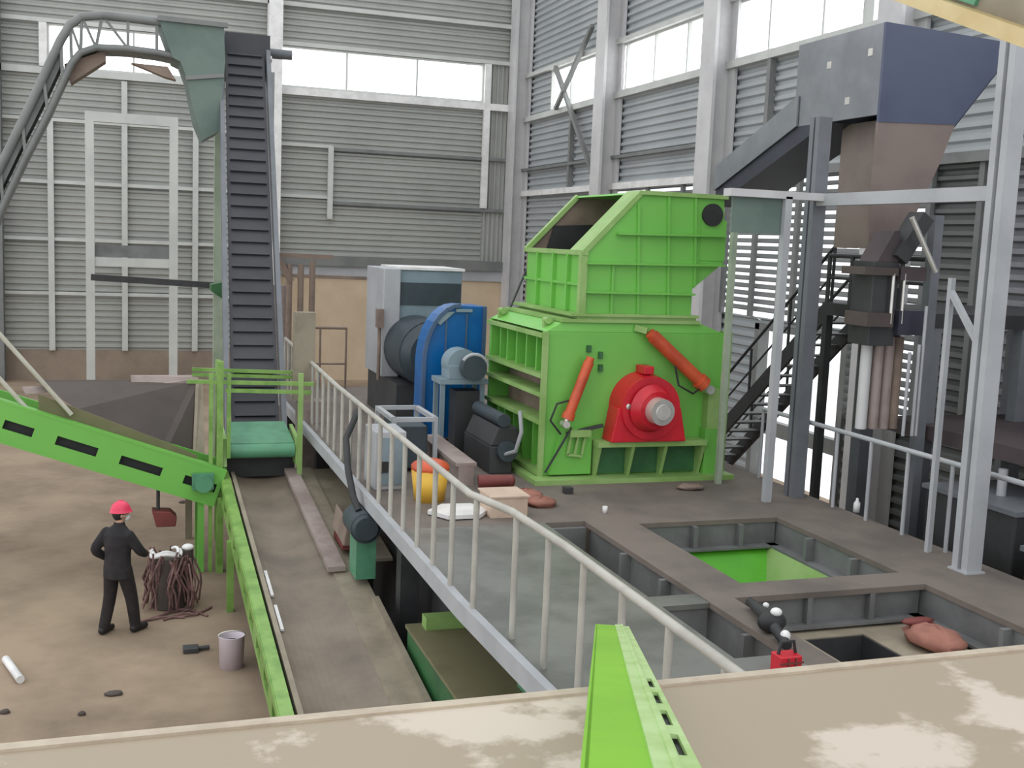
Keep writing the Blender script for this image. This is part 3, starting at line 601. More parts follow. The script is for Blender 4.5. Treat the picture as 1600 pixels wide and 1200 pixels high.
for px in (1352, 1374, 1402): q_ = P(px, 500, y=12.7); b = MB(); b.box(q_.x-.04, q_.x+.04, 12.66, 12.74, 3.3, 5.2); b.build('frame_post', 'darksteel', t)
for nm, lb, x, y, w, top, m_ in (('steel_post', 'dark steel post between the dust collector and the near chute post', 10.4, 12.75, .14, 6.2, 'dark_col'), ('steel_post', 'grey slab post left of the pale vertical pipes', 11.3, 15.2, .24, 4.64, 'dark_col'), ('steel_post', 'dark post at the far right behind the railing', 12.2, 8.6, .2, 7.0, 'dark_col')):
    tag(MB().box(x-w/2, x+w/2, y-w/2, y+w/2, 0, top).build(nm, m_), lb, 'post', 'steel posts at the right')
for x0, x1, y0, y1, h, lb in ((9.7, 11.3, 4.5, 8.0, 2.7, 'nearest darkening box added behind the right railing'), (9.8, 11.4, 8.4, 10.0, 2.3, 'middle darkening box added behind the right railing'), (10.0, 11.6, 10.4, 12.0, 2.6, 'farthest darkening box added behind the right railing, under the pipes')):  # invented boxes, added to make the space behind the railing dark
    t = thing('darkening_box', lb, 'tank', ((x0+x1)/2, (y0+y1)/2, 0), 'darkening boxes added behind the right railing')
    b = MB(); b.box(x0, x1, y0, y1, .25, h); b.build('body', 'darksteel', t, .03)
    b = MB(); b.box(x0-.04, x1+.04, y0-.04, y1+.04, h, h+.06); b.build('rim', 'dark_col', t)
    b = MB(); b.cyl((x0+.5, (y0+y1)/2, h+.06), (x0+.5, (y0+y1)/2, h+.4), .06, n=12); b.build('pipe', 'grey_col', t)
    for q in ((x0+.1, y0+.1), (x1-.1, y0+.1), (x0+.1, y1-.1), (x1-.1, y1-.1)): MB().box(q[0]-.06, q[0]+.06, q[1]-.06, q[1]+.06, 0, .25).build('leg', 'darksteel', t)

# ================================================================== MAIN CONVEYOR (runs to the elevator tail)
def zb_(y): return .42+(y-8.8)*.1
t = thing('belt_conveyor', 'long dusty belt conveyor with green side beam leading towards camera', 'conveyor', (2.2, 13.5, 0))
ya, yb = 6.0, 19.2
def sl(x0, x1, dz0, dz1, y0=ya, y1=yb):
    return [(x0, y0, zb_(y0)+dz0), (x1, y0, zb_(y0)+dz0), (x1, y1, zb_(y1)+dz0), (x0, y1, zb_(y1)+dz0)], (0, 0, dz1-dz0)
b = MB(); n = 12                                    # troughed belt
for i in range(n):
    x0, x1 = 1.66+i*.92/n, 1.66+(i+1)*.92/n; f = lambda x: .10*(abs((x-2.12)/.46))**2
    z0, z1 = f(x0), f(x1)
    b.add([(x0, ya, zb_(ya)+z0), (x1, ya, zb_(ya)+z1), (x1, yb, zb_(yb)+z1), (x0, yb, zb_(yb)+z0)], [(0, 1, 2, 3)], True)
    b.add([(x0, ya, zb_(ya)+z0-.03), (x1, ya, zb_(ya)+z1-.03), (x1, yb, zb_(yb)+z1-.03), (x0, yb, zb_(yb)+z0-.03)], [(3, 2, 1, 0)], True)
b.build('belt', 'belt', t)
b = MB(); b.prism(*sl(1.60, 1.66, .06, .16)); b.build('belt_edge_strip', 'tan', t)
for y0_, y1_ in ((13.9, 14.7), (12.9, 13.6)): b = MB(); b.prism(*sl(1.68, 1.72, .105, .13, y0_, y1_)); b.build('worn_edge', 'white', t)
def slotted(mb, p, q, nrm, h, th, slots, lo=.36, hi=.62, upv=V((0, 0, 1))):
    """a side plate from p to q (lower edge), h tall, with real slot openings given as (s0,s1) along it"""
    p, q = V(p), V(q); d = (q-p); L = d.length; tdir = d/L; nrm = V(nrm).normalized(); u = (upv-tdir*upv.dot(tdir)).normalized()
    def seg(s0, s1, a, c):
        mb.ob(p+tdir*((s0+s1)/2)+u*((a+c)/2), tdir*((s1-s0)/2), nrm*(th/2), u*((c-a)/2))
    seg(0, L, 0, h*lo); seg(0, L, h*hi, h)
    s = 0
    for s0, s1 in slots: seg(s, s0, h*lo, h*hi); s = s1
    seg(s, L, h*lo, h*hi)
b = MB(); slotted(b, (1.42, ya, zb_(ya)-.2), (1.42, yb, zb_(yb)-.2), (1, 0, 0), .36, .03, [(i*.8+.2, i*.8+.62) for i in range(16)], .25, .68)
b.prism(*sl(1.42, 1.56, .12, .18)); sb = b.build('green_side_beam', 'green_l', t)
b = MB(); b.prism(*sl(1.46, 1.5, -.2, .1)); b.build('beam_backing', 'black', sb)
b = MB(); b.prism(*sl(2.58, 2.98, .06, .12)); b.prism(*sl(2.94, 2.98, -.3, .06)); b.prism(*sl(2.9, 2.98, .12, .2, 6, 13.5)); b.prism(*sl(2.98, 3.5, .05, .09, 15, 19.2)); b.build('tan_side_ledge', 'tan', t)
b = MB(); b.prism(*sl(1.5, 2.9, -.34, -.3)); b.build('return_belt', 'belt_d', t)
for y in (10.5, 12.5, 14.5, 16.5, 18.5):
    for x in ((1.40, 2.9) if y > 15 else (2.9,)): b = MB(); b.box(x-.05, x+.05, y-.05, y+.05, 0, zb_(y)-.12); b.build('leg', 'green_l' if x < 2 else 'tan', t)
for y in (9.5, 11, 13, 15, 17): MB().cyl((1.5, y, zb_(y)-.12), (2.9, y, zb_(y)-.12), .06, n=12).build('idler_roller', 'darksteel', t)
b = MB(); y0, y1 = 14.5, 18.9
b.prism([(2.50, y0, zb_(y0)+.14), (2.74, y0, zb_(y0)+.14), (2.70, y1, zb_(y1)+.14), (2.48, y1, zb_(y1)+.14)], (0, 0, .07))
tag(b.build('guide_plate', 'pink'), 'dusty pink steel bar lying along right edge of the conveyor belt', 'bar')
# drive beside the conveyor
t = thing('drive_motor', 'dark teal drum motor beside the conveyor, below the walkway edge', 'motor', (2.75, 14.0, 0))
pc = P(572, 826, y=13.9)
b = MB(); b.cyl((pc.x, 13.9, pc.z), (pc.x, 14.5, pc.z), .2, n=26); b.cyl((pc.x, 13.86, pc.z), (pc.x, 13.9, pc.z), .15, .19, n=24); b.build('drum', 'motor_d', t, .01)
b = MB(); b.box(pc.x-.1, pc.x+.16, 14.0, 14.45, zb_(14)+.22, pc.z-.1); b.build('base', 'jade', t)
t = thing('rusty_drive_guard', 'brownish red drive cover beside the conveyor below the black hose', 'guard', (2.75, 15.4, 0))
b = MB(); b.prism([(2.79, 15.0, 1.33), (2.96, 15.0, 1.33), (2.96, 15.0, 1.62), (2.84, 15.0, 1.68)], (0, .9, .05)); b.build('cover', 'rust', t, .02); b = MB(); b.box(2.8, 2.95, 15.1, 15.8, 1.25, 1.34); b.build('foot', 'wine', t)
# green tank under the walkway
t = thing('green_tank', 'olive dusted green tank below the walkway beside the conveyor', 'tank', (3.5, 11, 0))
b = MB(); b.box(3.04, 4.4, 8.9, 12.2, .25, 1.12); b.build('body', 'green_d', t, .02)
b = MB(); b.box(3.02, 4.42, 8.88, 12.22, 1.12, 1.16); b.build('lid', 'olive', t)
b = MB(); b.box(3.2, 3.75, 11.95, 12.15, 1.16, 1.3); b.build('raised_rim', 'green_p', t)
b = MB(); b.box(3.7, 4.4, 8.95, 10.2, 1.16, 1.25); b.build('green_cover', 'jade', t)
for q in ((3.1, 9), (4.3, 9), (3.1, 12.1), (4.3, 12.1)): MB().box(q[0]-.05, q[0]+.05, q[1]-.05, q[1]+.05, 0, .25).build('leg', 'darksteel', t)

# ================================================================== STEEP BELT ELEVATOR
t = thing('belt_elevator', 'steep dark belt elevator with cleats rising to the windows', 'elevator', (2.3, 22, 0))
p0, p1 = V((2.12, 19.9, 1.7)), V((2.42, 26.2, 9.75)); d = (p1-p0).normalized(); nn = V((1, 0, 0)).cross(d).normalized()
b = MB(); b.ob((p0+p1)/2, V((.42, 0, 0)), (p1-p0)/2, nn*.03); b.build('belt', 'belt_d', t)
L = (p1-p0).length
for k in range(34):
    c = p0+d*(L*(k+.5)/34)+nn*.06; b = MB(); b.ob(c, V((.36, 0, 0)), d*.02, nn*.022); b.build('cleat', 'belt_d', t)
for sx in (-1, 1):
    b = MB(); b.ob((p0+p1)/2+V((sx*.5, 0, 0)), V((.045, 0, 0)), (p1-p0)/2, nn*.14); b.build('side_rail', 'dark_col', t)
b = MB(); b.box(1.98, 2.95, 25.9, 27.2, 9.0, 9.9); b.build('head_box', 'belt_d', t)
b = MB(); b.cyl((1.9, 26.5, 9.5), (3.05, 26.5, 9.5), .1, n=16); b.build('head_shaft', 'steel', t)
for x in (1.98, 3.1):
    b = MB(); b.box(x-.11, x+.11, 27.2, 27.42, 0, 9.3); b.build('leg', 'moss' if x < 2 else 'grey_col', t)
b = MB(); b.bar(P(142, 433, y=26.9), P(350, 447, y=26.9), .12, .14); b.build('catwalk_beam', 'darksteel', t)
b = MB(); b.prism([P(330, 445, y=23.1), P(352, 440, y=23.1), P(352, 470, y=23.1), P(330, 455, y=23.1)], (0, .5, 0)); b.build('bracket', 'green_d', t)
# lamp bracket at the white column
b = MB(); p = P(428, 84, y=26.5); b.cyl(p-V((.25, 0, 0)), p+V((.4, 0, 0)), .11, n=16); b.build('bearing_sleeve', 'dark_col', t)

# transfer tail with green roller and guard frame
t = thing('guard_frame', 'pale green tubular guard frame around the conveyor head', 'frame', (2.1, 19.2, 0))
yf = 18.6
for x in (1.28, 1.40, 1.58):
    b = MB(); p = P({1.28: 330, 1.40: 344, 1.58: 358}[x], 590, y=yf); b.box(p.x-.05 if x == 1.4 else p.x-.03, p.x+.05 if x == 1.4 else p.x+.03, yf-.05, yf+.05, 0 if x != 1.58 else 1.9, 3.5 if x == 1.4 else 3.3); b.build('post', 'green_l', t)
for px, y_ in ((470, yf), (340, 20.6), (468, 20.6)):
    p = P(px, 600, y=y_); b = MB(); b.box(p.x-.04, p.x+.04, y_-.04, y_+.04, 1.2 if y_ < 19 else 0, 3.3); b.build('post', 'green_p', t)
for (xa, ya_, xb, yb_, yy) in ((300, 577, 490, 583, 20.6), (292, 596, 490, 600, yf), (300, 585, 480, 590, 20.6), (352, 610, 486, 613, yf)):
    b = MB(); b.bar(P(xa, ya_, y=yy), P(xb, yb_, y=yy), .07, .06); b.build('guard_rail', 'green_l', t)
for px in (345, 470):
    b = MB(); b.bar(P(px, 598, y=yf), P(px, 590, y=20.6), .06); b.build('guard_rail', 'green_p', t)
t = thing('tail_roller', 'jade green roller tray at the head of the dusty conveyor', 'roller', (2.1, 18.9, 1.3))
b = MB(); b.prism([(1.52, 18.75, 2.06), (2.62, 18.75, 2.06), (2.55, 19.5, 2.3), (1.6, 19.5, 2.3)], (0, 0, .05)); b.build('tray', 'jade', t)
b = MB(); b.cyl((1.52, 18.75, 1.98), (2.62, 18.75, 1.98), .12, n=24); b.build('roller', 'jade', t)
for x in (1.48, 2.66):
    b = MB(); b.prism([(x-.03, 18.6, 1.75), (x-.03, 19.4, 1.75), (x-.03, 19.5, 2.3), (x-.03, 18.7, 2.2)], (.06, 0, 0)); b.build('side_cheek', 'green_p', t)
b = MB(); b.box(1.54, 2.6, 18.95, 19.45, 1.5, 1.85); b.build('skirt', 'black', t)
t = thing('post_box', 'cream steel post right of the jade roller', 'post', (2.95, 20.3, 0))
a = P(477, 560, y=20.3); b = MB(); b.box(a.x-.2, a.x+.16, 20.2, 20.5, 2.6, 4.2); b.build('post', 'tan', t); b = MB(); b.box(a.x-.12, a.x+.3, 20.1, 20.6, 0, 2.6); b.build('pedestal', 'pink', t)
t = thing('pipe_rack', 'reddish-brown pipe rack right of the steep elevator', 'rack', (3.6, 26, 0))
for px in (452, 470, 488):
    p = P(px, 430, y=26); b = MB(); b.cyl((p.x, 26, 0), (p.x, 26, 4.9 if px < 480 else 5.0), .07, n=12); b.build('upright', 'rust', t)
b = MB(); b.bar(P(430, 398, y=26), P(520, 402, y=26), .1); b.bar(P(440, 430, y=26), P(600, 436, y=26), .08); b.bar(P(432, 400, y=26), P(455, 440, y=26), .14); b.build('cross_pipe', 'rust', t)
b = MB(); p = P(440, 480, y=26.0); b.box(p.x-.2, p.x+.18, 26.2, 26.5, 0, 4.4); b.build('cabinet', 'pink', t)

# ================================================================== LEFT INCLINED CONVEYOR
t = thing('inclined_conveyor', 'bright green inclined conveyor with long slots entering from the left', 'conveyor', (-1, 18.9, 0))
pa, pb = P(-120, 654, y=18.5), P(334, 790, y=18.5)
h = .6
b = MB(); ang = (pb-pa).normalized()
def sx_(px):  # distance along the beam of a picture column
    q = P(px, 700, y=18.5); return (q.x-pa.x)/ang.x
slotted(b, pa, pb, (0, 1, 0), h, .03, [(sx_(x0), sx_(x1)) for x0, x1 in ((-60, 0-22), (-4, 42), (78, 142), (178, 243), (278, 328))], .34, .58)
u = V((0, 0, 1)); u = (u-ang*u.dot(ang)).normalized()
b.ob((pa+pb)/2+u*h+V((0, .08, 0)), (pb-pa)/2, V((0, .1, 0)), u*.02); b.ob((pa+pb)/2+V((0, .08, 0)), (pb-pa)/2, V((0, .1, 0)), u*.02)
sd = b.build('slotted_side_beam', 'green', t)
b = MB(); b.ob((pa+pb)/2+u*h*.46+V((0, .12, 0)), (pb-pa)/2, V((0, .01, 0)), u*h*.2); b.build('beam_backing', 'black', sd)
b = MB(); b.ob((pa+pb)/2+u*h*.5+V((0, 1.0, 0)), (pb-pa)/2, V((0, .03, 0)), u*h*.5); b.build('far_side_beam', 'green', t)
b = MB(); b.ob((pa+pb)/2+u*h*.75+V((0, .52, 0)), (pb-pa)/2, V((0, .44, 0)), u*.02); b.build('belt', 'belt_d', t)
b = MB(); q = P(318, 755, y=18.4); b.cyl((q.x, 18.3, q.z), (q.x, 19.6, q.z), .14, n=22); b.build('tail_drum', 'jade', t)
b = MB(); b.box(q.x-.18, q.x+.16, 18.36, 18.46, q.z-.1, q.z+.16); b.build('bearing_plate', 'jade', t)
for xa, ya_, xb, yb_ in ((-40, 478, 112, 648), (-40, 548, 52, 650)):
    b = MB(); b.cyl(P(xa, ya_, y=18.6), P(xb, yb_, y=18.6), .035, n=10); b.build('handrail', 'bone', t)
for px in (-90, 352):
    b = MB(); x = -2.6 if px < 0 else 1.1; zz = pa.z+(x-pa.x)/ang.x*ang.z; 
    for y in (18.6, 19.4): MB().box(x-.05, x+.05, y-.05, y+.05, 0, zz+.02).build('leg', 'green', t)
b = MB(); zz = lambda px: P(px, 0, y=18.5)
b.prism([P(60, 616, y=18.66), P(60, 658, y=18.66), P(305, 752, y=18.66), P(308, 712, y=18.66), P(262, 692, y=18.66), P(125, 640, y=18.66)], (0, .03, 0)); b.build('olive_skirt', 'olive', t)
# dark feed bin above the conveyor
t = thing('feed_bin', 'open dark brown feed bin above the green inclined conveyor', 'bin', (0, 19.8, 1.5))
b = MB(); b.prism([P(55, 594, y=20.6), P(312, 594, y=20.6), P(300, 735, y=19.4), P(262, 700, y=19.4), P(150, 655, y=19.4), P(120, 640, y=19.4)], (0, .05, 0)); b.build('rear_plate', 'umber', t)
b = MB(); b.prism([P(312, 592, y=20.6), P(306, 592, y=20.55), P(300, 735, y=19.35), P(316, 740, y=19.35)], (.05, 0, 0)); b.build('side_plate', 'tan', t)
b = MB(); b.prism([P(204, 588, y=20.6), P(206, 606, y=20.5), P(250, 618, y=20.5), P(310, 592, y=20.5), P(296, 588, y=20.6)], (0, .03, .02)); b.build('rim_strip', 'pink', t); b = MB(); b.prism([P(34, 606, y=20.6), P(40, 616, y=20.5), P(90, 612, y=20.5), P(92, 604, y=20.6)], (0, .03, .02)); b.build('rim_strip', 'pink', t)
b = MB(); b.box(.95, 1.07, 20.67, 20.8, 0, 3.0); b.build('leg', 'tan', t)
# hanging block below the conveyor
t = thing('hanging_counterweight', 'reddish brown block hanging on a rod under the green inclined conveyor', 'counterweight', P(255, 822, y=18.7))
q = P(256, 808, y=18.7); b = MB(); b.prism([(q.x-.19, 18.55, q.z+.14), (q.x-.12, 18.55, q.z-.13), (q.x+.18, 18.55, q.z-.13), (q.x+.2, 18.55, q.z+.02), (q.x+.1, 18.55, q.z+.12)], (0, .3, 0)); b.build('block', 'wine', t, .015)
q2 = P(247, 768, y=18.7); b = MB(); b.cyl((q2.x, 18.7, q.z+.1), (q2.x, 18.7, q2.z+.06), .03, n=10); b.build('rod', 'darksteel', t)

# ================================================================== CURVED OVERHEAD CONVEYOR, GATE FRAME
t = thing('overhead_conveyor', 'curved grey overhead conveyor truss crossing the upper left windows', 'conveyor', (-.6, 25, 5.5))
outer = [(-30, 330), (0, 262), (35, 190), (68, 120), (95, 62), (110, 38), (128, 26), (160, 24), (200, 28), (245, 34), (292, 42)]
inner = [(-30, 410), (5, 320), (40, 245), (75, 178), (98, 128), (112, 98), (126, 82), (150, 74), (200, 76), (245, 82), (292, 92)]
for dy in (0, .9):
    b = MB()
    for pth in (outer, inner):
        b.tube([P(*q, y=25+dy) for q in pth], .09 if pth is outer else .07, 8)
    b.build('chord', 'dark_col' if dy else 'girt_dark', t)
    for i in range(len(outer)): MB().bar(P(*outer[i], y=25+dy), P(*inner[i], y=25+dy), .06).build('strut', 'girt_dark', t)
    for i in (5, 6, 7): MB().bar(P(*outer[i], y=25+dy), P(*inner[i+1], y=25+dy), .05).build('strut', 'girt_dark', t)
b = MB()
I = [P(*q, y=25.05) for q in inner]; O = [P(*q, y=25.05) for q in outer]
Mp = [(a+c)/2 for a, c in zip(I, O)]
vs = []; fs = []
for q in Mp[:5]: vs += [q+(I[0]-O[0]).normalized()*.0, q+V((0, .8, 0))]
for k in range(4): fs.append((2*k, 2*k+1, 2*k+3, 2*k+2))
b.add(vs, fs); 
vs = []; fs = []
for q in I: vs += [q, q+V((0, .8, 0)), q+V((0, 0, -.06)), q+V((0, .8, -.06))]
for k in range(len(I)-1):
    a = 4*k; fs += [(a, a+1, a+5, a+4), (a+2, a+6, a+7, a+3), (a, a+4, a+6, a+2), (a+1, a+3, a+7, a+5)]
b.add(vs, fs); b.build('pan', 'girt_dark', t)
b = MB()
for k in range(4): b.prism([O[k].lerp(I[k], .05), O[k+1].lerp(I[k+1], .05), O[k+1].lerp(I[k+1], .55), O[k].lerp(I[k], .55)], (0, .04, 0))
b.build('side_sheet', 'beam', t)
b = MB(); c = P(262, 115, y=25); b.prism([P(205, 98, y=25), P(262, 104, y=25), P(275, 125, y=25), P(258, 120, y=25)], (0, .3, 0)); b.build('bracket_plate', 'rust', t); b = MB(); b.prism([P(100, 100, y=25.2), P(165, 78, y=25.2), P(165, 95, y=25.2), P(110, 130, y=25.2)], (0, .5, 0)); b.build('bracket_plate', 'rust', t)
t = thing('discharge_chute', 'grey-green discharge chute at the top of the steep elevator', 'chute', (1.5, 25.4, 7.6))
b = MB(); b.prism([P(x, y, y=24.9) for x, y in ((248, 30), (350, 42), (352, 96), (343, 205), (318, 218), (306, 188), (292, 122), (282, 96), (270, 90))], (0, 1.3, 0)); b.build('shell', 'teal', t)
b = MB(); b.bar(P(246, 28, y=24.88), P(356, 40, y=24.88), .1); b.build('flange', 'girt_dark', t); b = MB(); b.bar(P(290, 122, y=24.88), P(350, 118, y=24.88), .08); b.build('flange', 'girt_dark', t)
t = thing('gate_frame', 'white steel gate-like frame standing before the left back wall', 'frame', (.1, 38, 0))
for px in (141, 271):
    p = P(px, 390, y=38); b = MB(); b.box(p.x-.13, p.x+.13, 37.85, 38.1, 0, 8.8); b.build('post', 'girt', t)
pa_, pb_ = P(141, 387, y=38), P(271, 387, y=38)
b = MB(); b.box(pa_.x-.13, pb_.x+.13, 37.85, 38.1, 8.8, 9.1); b.build('top_beam', 'girt', t)
b = MB(); b.box(pa_.x+.13, pb_.x-.13, 37.9, 38.1, 4.33, 4.6); b.build('mid_beam', 'girt', t)
b = MB(); b.box(pa_.x+.13, pb_.x-.13, 38.1, 38.2, 4.62, 5.0); b.build('mid_panel', 'beam', t)

# ================================================================== THINGS ON THE FLOOR
t = thing('pail', 'open lilac-white pail on the floor beside the conveyor leg', 'pail', (1.27, 14.3, 0))
b = MB(); b.lathe([(0, .0), (.15, .0), (.165, .42), (.172, .43), (.155, .43), (.14, .03), (0, .03)], (1.24, 14.3, 0), n=28); bo = b.build('body', 'pail', t)
b = MB(); b.lathe([(.0, .33), (.15, .33)], (1.24, 14.3, 0), n=24); b.build('contents', 'black', t)
b = MB(); b.tube([(1.24+.17*cos(a), 14.3-.02, .43+.06*sin(a)) for a in [pi*i/8 for i in range(9)]], .008, 6); b.build('bail', 'steel', t)
p, q = P(9, 1030, z=.05), P(32, 1062, z=.05)
b = MB(); b.cyl(p, q, .05, n=16); tag(b.build('plastic_pipe', 'white'), 'short white pipe lying on the dirt floor at left', 'pipe')
p = P(303, 1018, z=0); b = MB(); b.box(p.x-.14, p.x+.06, p.y-.08, p.y+.1, 0, .07); b.cyl((p.x+.06, p.y, .04), (p.x+.2, p.y+.02, .04), .03, n=10)
tag(b.build('dark_brick', 'darksteel', None, .01), 'dark block with a pale end on floor left of the pail', 'block')
for px, py, lb, s in ((178, 1086, 'flat dark scrap on the floor below the worker', .11), (128, 1118, 'tiny dark stone on the floor, nearest the parapet', .045), (8, 1115, 'small reddish stone at the left edge of the floor', .06), (287, 786, 'dark scrap under the green inclined conveyor', .1)):
    p = P(px, py, z=.0); b = MB(); b.blob((p.x, p.y, .02), s, s*.5, .035, 10, 6, .12); tag(b.build('scrap', 'umber'), lb, 'scrap', 'scraps on the dirt floor')
# tangled rods on a stand
t = thing('rod_bundle', 'tangled bundle of reddish-brown rods beside the worker', 'bundle', (.52, 16.85, 0))
rn = random.Random(3)
b = MB()
for i in range(48):
    a = rn.uniform(0, 2*pi); r1 = rn.uniform(.26, .44); a2 = a+rn.uniform(-.9, .9); r2 = rn.uniform(.22, .36)
    p = V((.55+r1*cos(a), 16.9+r1*sin(a), rn.uniform(.02, .12))); q = V((.55+r2*cos(a2), 16.9+r2*sin(a2), rn.uniform(.7, .9)))
    m_ = (p+q)/2+V((rn.uniform(-.12, .12), rn.uniform(-.12, .12), 0)); b.tube([p, p.lerp(m_, .6)+V((.02, 0, .03)), m_, q.lerp(m_, .5), q], .016, 6)
b.build('rods', 'cord', t)
b = MB(); b.cyl((.55, 16.9, .02), (.55, 16.9, .76), .24, .2, 20); b.cyl((.8, 17.0, 0), (.8, 17.0, .84), .1, n=16); b.build('core', 'umber', t)
b = MB()
for k in range(2): b.tube([(.5+(.22-.04*k)*cos(a), 16.9+(.2-.04*k)*sin(a), .82+.03*k+.03*sin(3*a)) for a in [2*pi*i/20+.6*k+2.6 for i in range(14)]], .026, 7)
b.build('white_coil', 'white', t)
b = MB(); b.blob((.82, 17.0, .87), .09, .09, .05); b.build('white_cap', 'white', t)
b = MB()
for i in range(6): MB().tube([(.12+.11*i, 16.25+.05*(i%3), .02), (.45+.09*i, 16.36+.09*((i*2)%5), .03), (.75+.08*i, 16.3+.13*((i*3)%4), .02)], .016, 6).build('loose_rod', 'cord', t)

# ================================================================== WORKER
# local frame: x = the way the worker faces, y = left, z = up; then turned and set on the floor
WL = V((-.16, 15.9, 0)); WROT = radians(52)
def wl(p):
    x, y, z = p; return V((WL.x+x*cos(WROT)-y*sin(WROT), WL.y+x*sin(WROT)+y*cos(WROT), z))
def loft(mb, secs, n=24):
    """level rings (centre, half depth, half width) joined into one closed surface"""
    vs = []
    for c, rx, ry in secs: vs += [wl((c[0]+rx*cos(2*pi*k/n), c[1]+ry*sin(2*pi*k/n), c[2])) for k in range(n)]
    m_ = len(secs)
    fs = [(i*n+k, i*n+(k+1) % n, (i+1)*n+(k+1) % n, (i+1)*n+k) for i in range(m_-1) for k in range(n)]
    fs += [list(range(n))[::-1], [(m_-1)*n+k for k in range(n)]]
    mb.add(vs, fs, True)
def limb(mb, pts, rs):
    P_ = [V(p) for p in pts]; q = []; rr = []
    for i in range(len(P_)-1):
        for k in range(5):
            f = k/5; q.append(P_[i].lerp(P_[i+1], f)); rr.append(rs[i]+(rs[i+1]-rs[i])*f)
    q.append(P_[-1]); rr.append(rs[-1])
    for _ in range(2): q = [q[0]]+[(q[i-1]+2*q[i]+q[i+1])/4 for i in range(1, len(q)-1)]+[q[-1]]
    mb.tube([wl(p) for p in q], rr, 14)
    mb.blob(wl(q[0]), rr[0], rr[0], rr[0], 14, 9); mb.blob(wl(q[-1]), rr[-1], rr[-1], rr[-1], 14, 9)
def fused(mb, name, m, parent, voxel):
    """all the lofts of a garment or body melted into one continuous smooth surface"""
    o = mb.build(name, m, parent)
    o.modifiers.new('remesh', 'REMESH').voxel_size = voxel
    sm_ = o.modifiers.new('smooth', 'SMOOTH'); sm_.factor = .5; sm_.iterations = 3
    dg = bpy.context.evaluated_depsgraph_get(); ev = o.evaluated_get(dg); me = bpy.data.meshes.new_from_object(ev)
    o.modifiers.clear(); o.data = me; me.polygons.foreach_set('use_smooth', [True]*len(me.polygons))
    if not me.materials: me.materials.append(M[m])
    return o
t = thing('person', 'person in dark work clothes, red helmet and white mask standing on floor', 'person', WL)
AL = [(0, .185, 1.41), (-.13, .30, 1.17), (.10, .27, 1.02)]; AR = [(.0, -.185, 1.41), (.10, -.29, 1.18), (.32, -.2, 1.08)]
LL = [(0, .10, .92), (.0, .13, .50), (-.12, .14, .09)]; LR = [(0, -.10, .92), (.1, -.15, .50), (.14, -.18, .09)]
body = MB()
loft(body, [((0, 0, .86), .09, .14), ((0, 0, .95), .115, .165), ((0, 0, 1.08), .10, .14), ((.01, 0, 1.25), .115, .16), ((.01, 0, 1.40), .105, .185), ((.02, 0, 1.47), .07, .11), ((.03, 0, 1.52), .056, .058), ((.05, 0, 1.60), .055, .056)])
limb(body, AL, (.055, .045, .03)); limb(body, AR, (.055, .045, .03))
limb(body, LL, (.085, .06, .042)); limb(body, LR, (.085, .06, .042))
for f in (LL[2], LR[2]): limb(body, [(f[0], f[1], .06), (f[0]+.16, f[1]+.02*(1 if f[1] > 0 else -1), .045)], (.045, .035))
HR = radians(-38); HC = V((.06, 0, 1.675))
def hd(p):
    x, y, z = p; return wl((HC.x+x*cos(HR)-y*sin(HR), HC.y+x*sin(HR)+y*cos(HR), HC.z+z))
vs = []; n, m_ = 24, 18
for i in range(m_+1):
    th = pi*i/m_
    for k in range(n):
        ph = 2*pi*k/n; x, y, z = sin(th)*cos(ph), sin(th)*sin(ph), cos(th); jaw = 1-.28*max(0, -z)**1.5
        px, py, pz = .103*x*(jaw if x < 0 else 1-.1*max(0, -z)), .078*y*jaw, .122*z
        if x > .8 and abs(y) < .4: px += .024*math.exp(-((z+.15)/.22)**2)*math.exp(-(y/.18)**2)
        vs.append(hd((px, py, pz)))
body.add(vs, [(i*n+k, (i+1)*n+k, (i+1)*n+(k+1) % n, i*n+(k+1) % n) for i in range(m_) for k in range(n)], True)
for s_ in (-1, 1): body.blob(hd((-.005, s_*.08, -.01)), .02, .016, .034, 8, 6)
def hand(wrist, fwd, side, curl):
    """palm with four unequal bent fingers and a thumb from the side of the palm"""
    w = V(wrist); f = V(fwd).normalized(); sd = V(side).normalized(); nrm = f.cross(sd).normalized()
    body.tube([wl(w-f*.02), wl(w+f*.04), wl(w+f*.09)], [.03, .038, .034], 10)
    for k, l in enumerate((.075, .085, .08, .062)):
        b0 = w+f*.085+sd*(.033-.022*k); b1 = b0+f*l*.45-nrm*curl*l*.3; b2 = b1+f*l*.25-nrm*curl*l*.5; b3 = b2+f*l*.05-nrm*curl*l*.4
        body.tube([wl(b0-f*.03), wl(b0), wl(b1), wl(b2), wl(b3)], [.0095, .0095, .009, .0085, .007], 8)
    b0 = w+f*.02+sd*.03; body.tube([wl(b0), wl(b0+f*.03+sd*.028), wl(b0+f*.06+sd*.034-nrm*.012), wl(b0+f*.085+sd*.03-nrm*.02)], [.013, .012, .0105, .008], 8)
hand(AL[2], (.9, -.25, -.2), (0.1, -.3, .9), 1); hand(AR[2], (1, .15, -.15), (0, .4, .9), 1)
fused(body, 'body', 'skin', t, .0065)
b = MB()
loft(b, [((-.01, 0, .80), .155, .205), ((-.01, 0, .95), .15, .20), ((0, 0, 1.10), .142, .185), ((.0, 0, 1.27), .15, .20), ((.005, 0, 1.40), .135, .215), ((.015, 0, 1.475), .105, .155), ((.03, 0, 1.53), .078, .082), ((.04, 0, 1.57), .07, .072)])
limb(b, AL, (.076, .07, .056)); limb(b, AR, (.076, .07, .056))
fused(b, 'jacket', 'coat', t, .012)
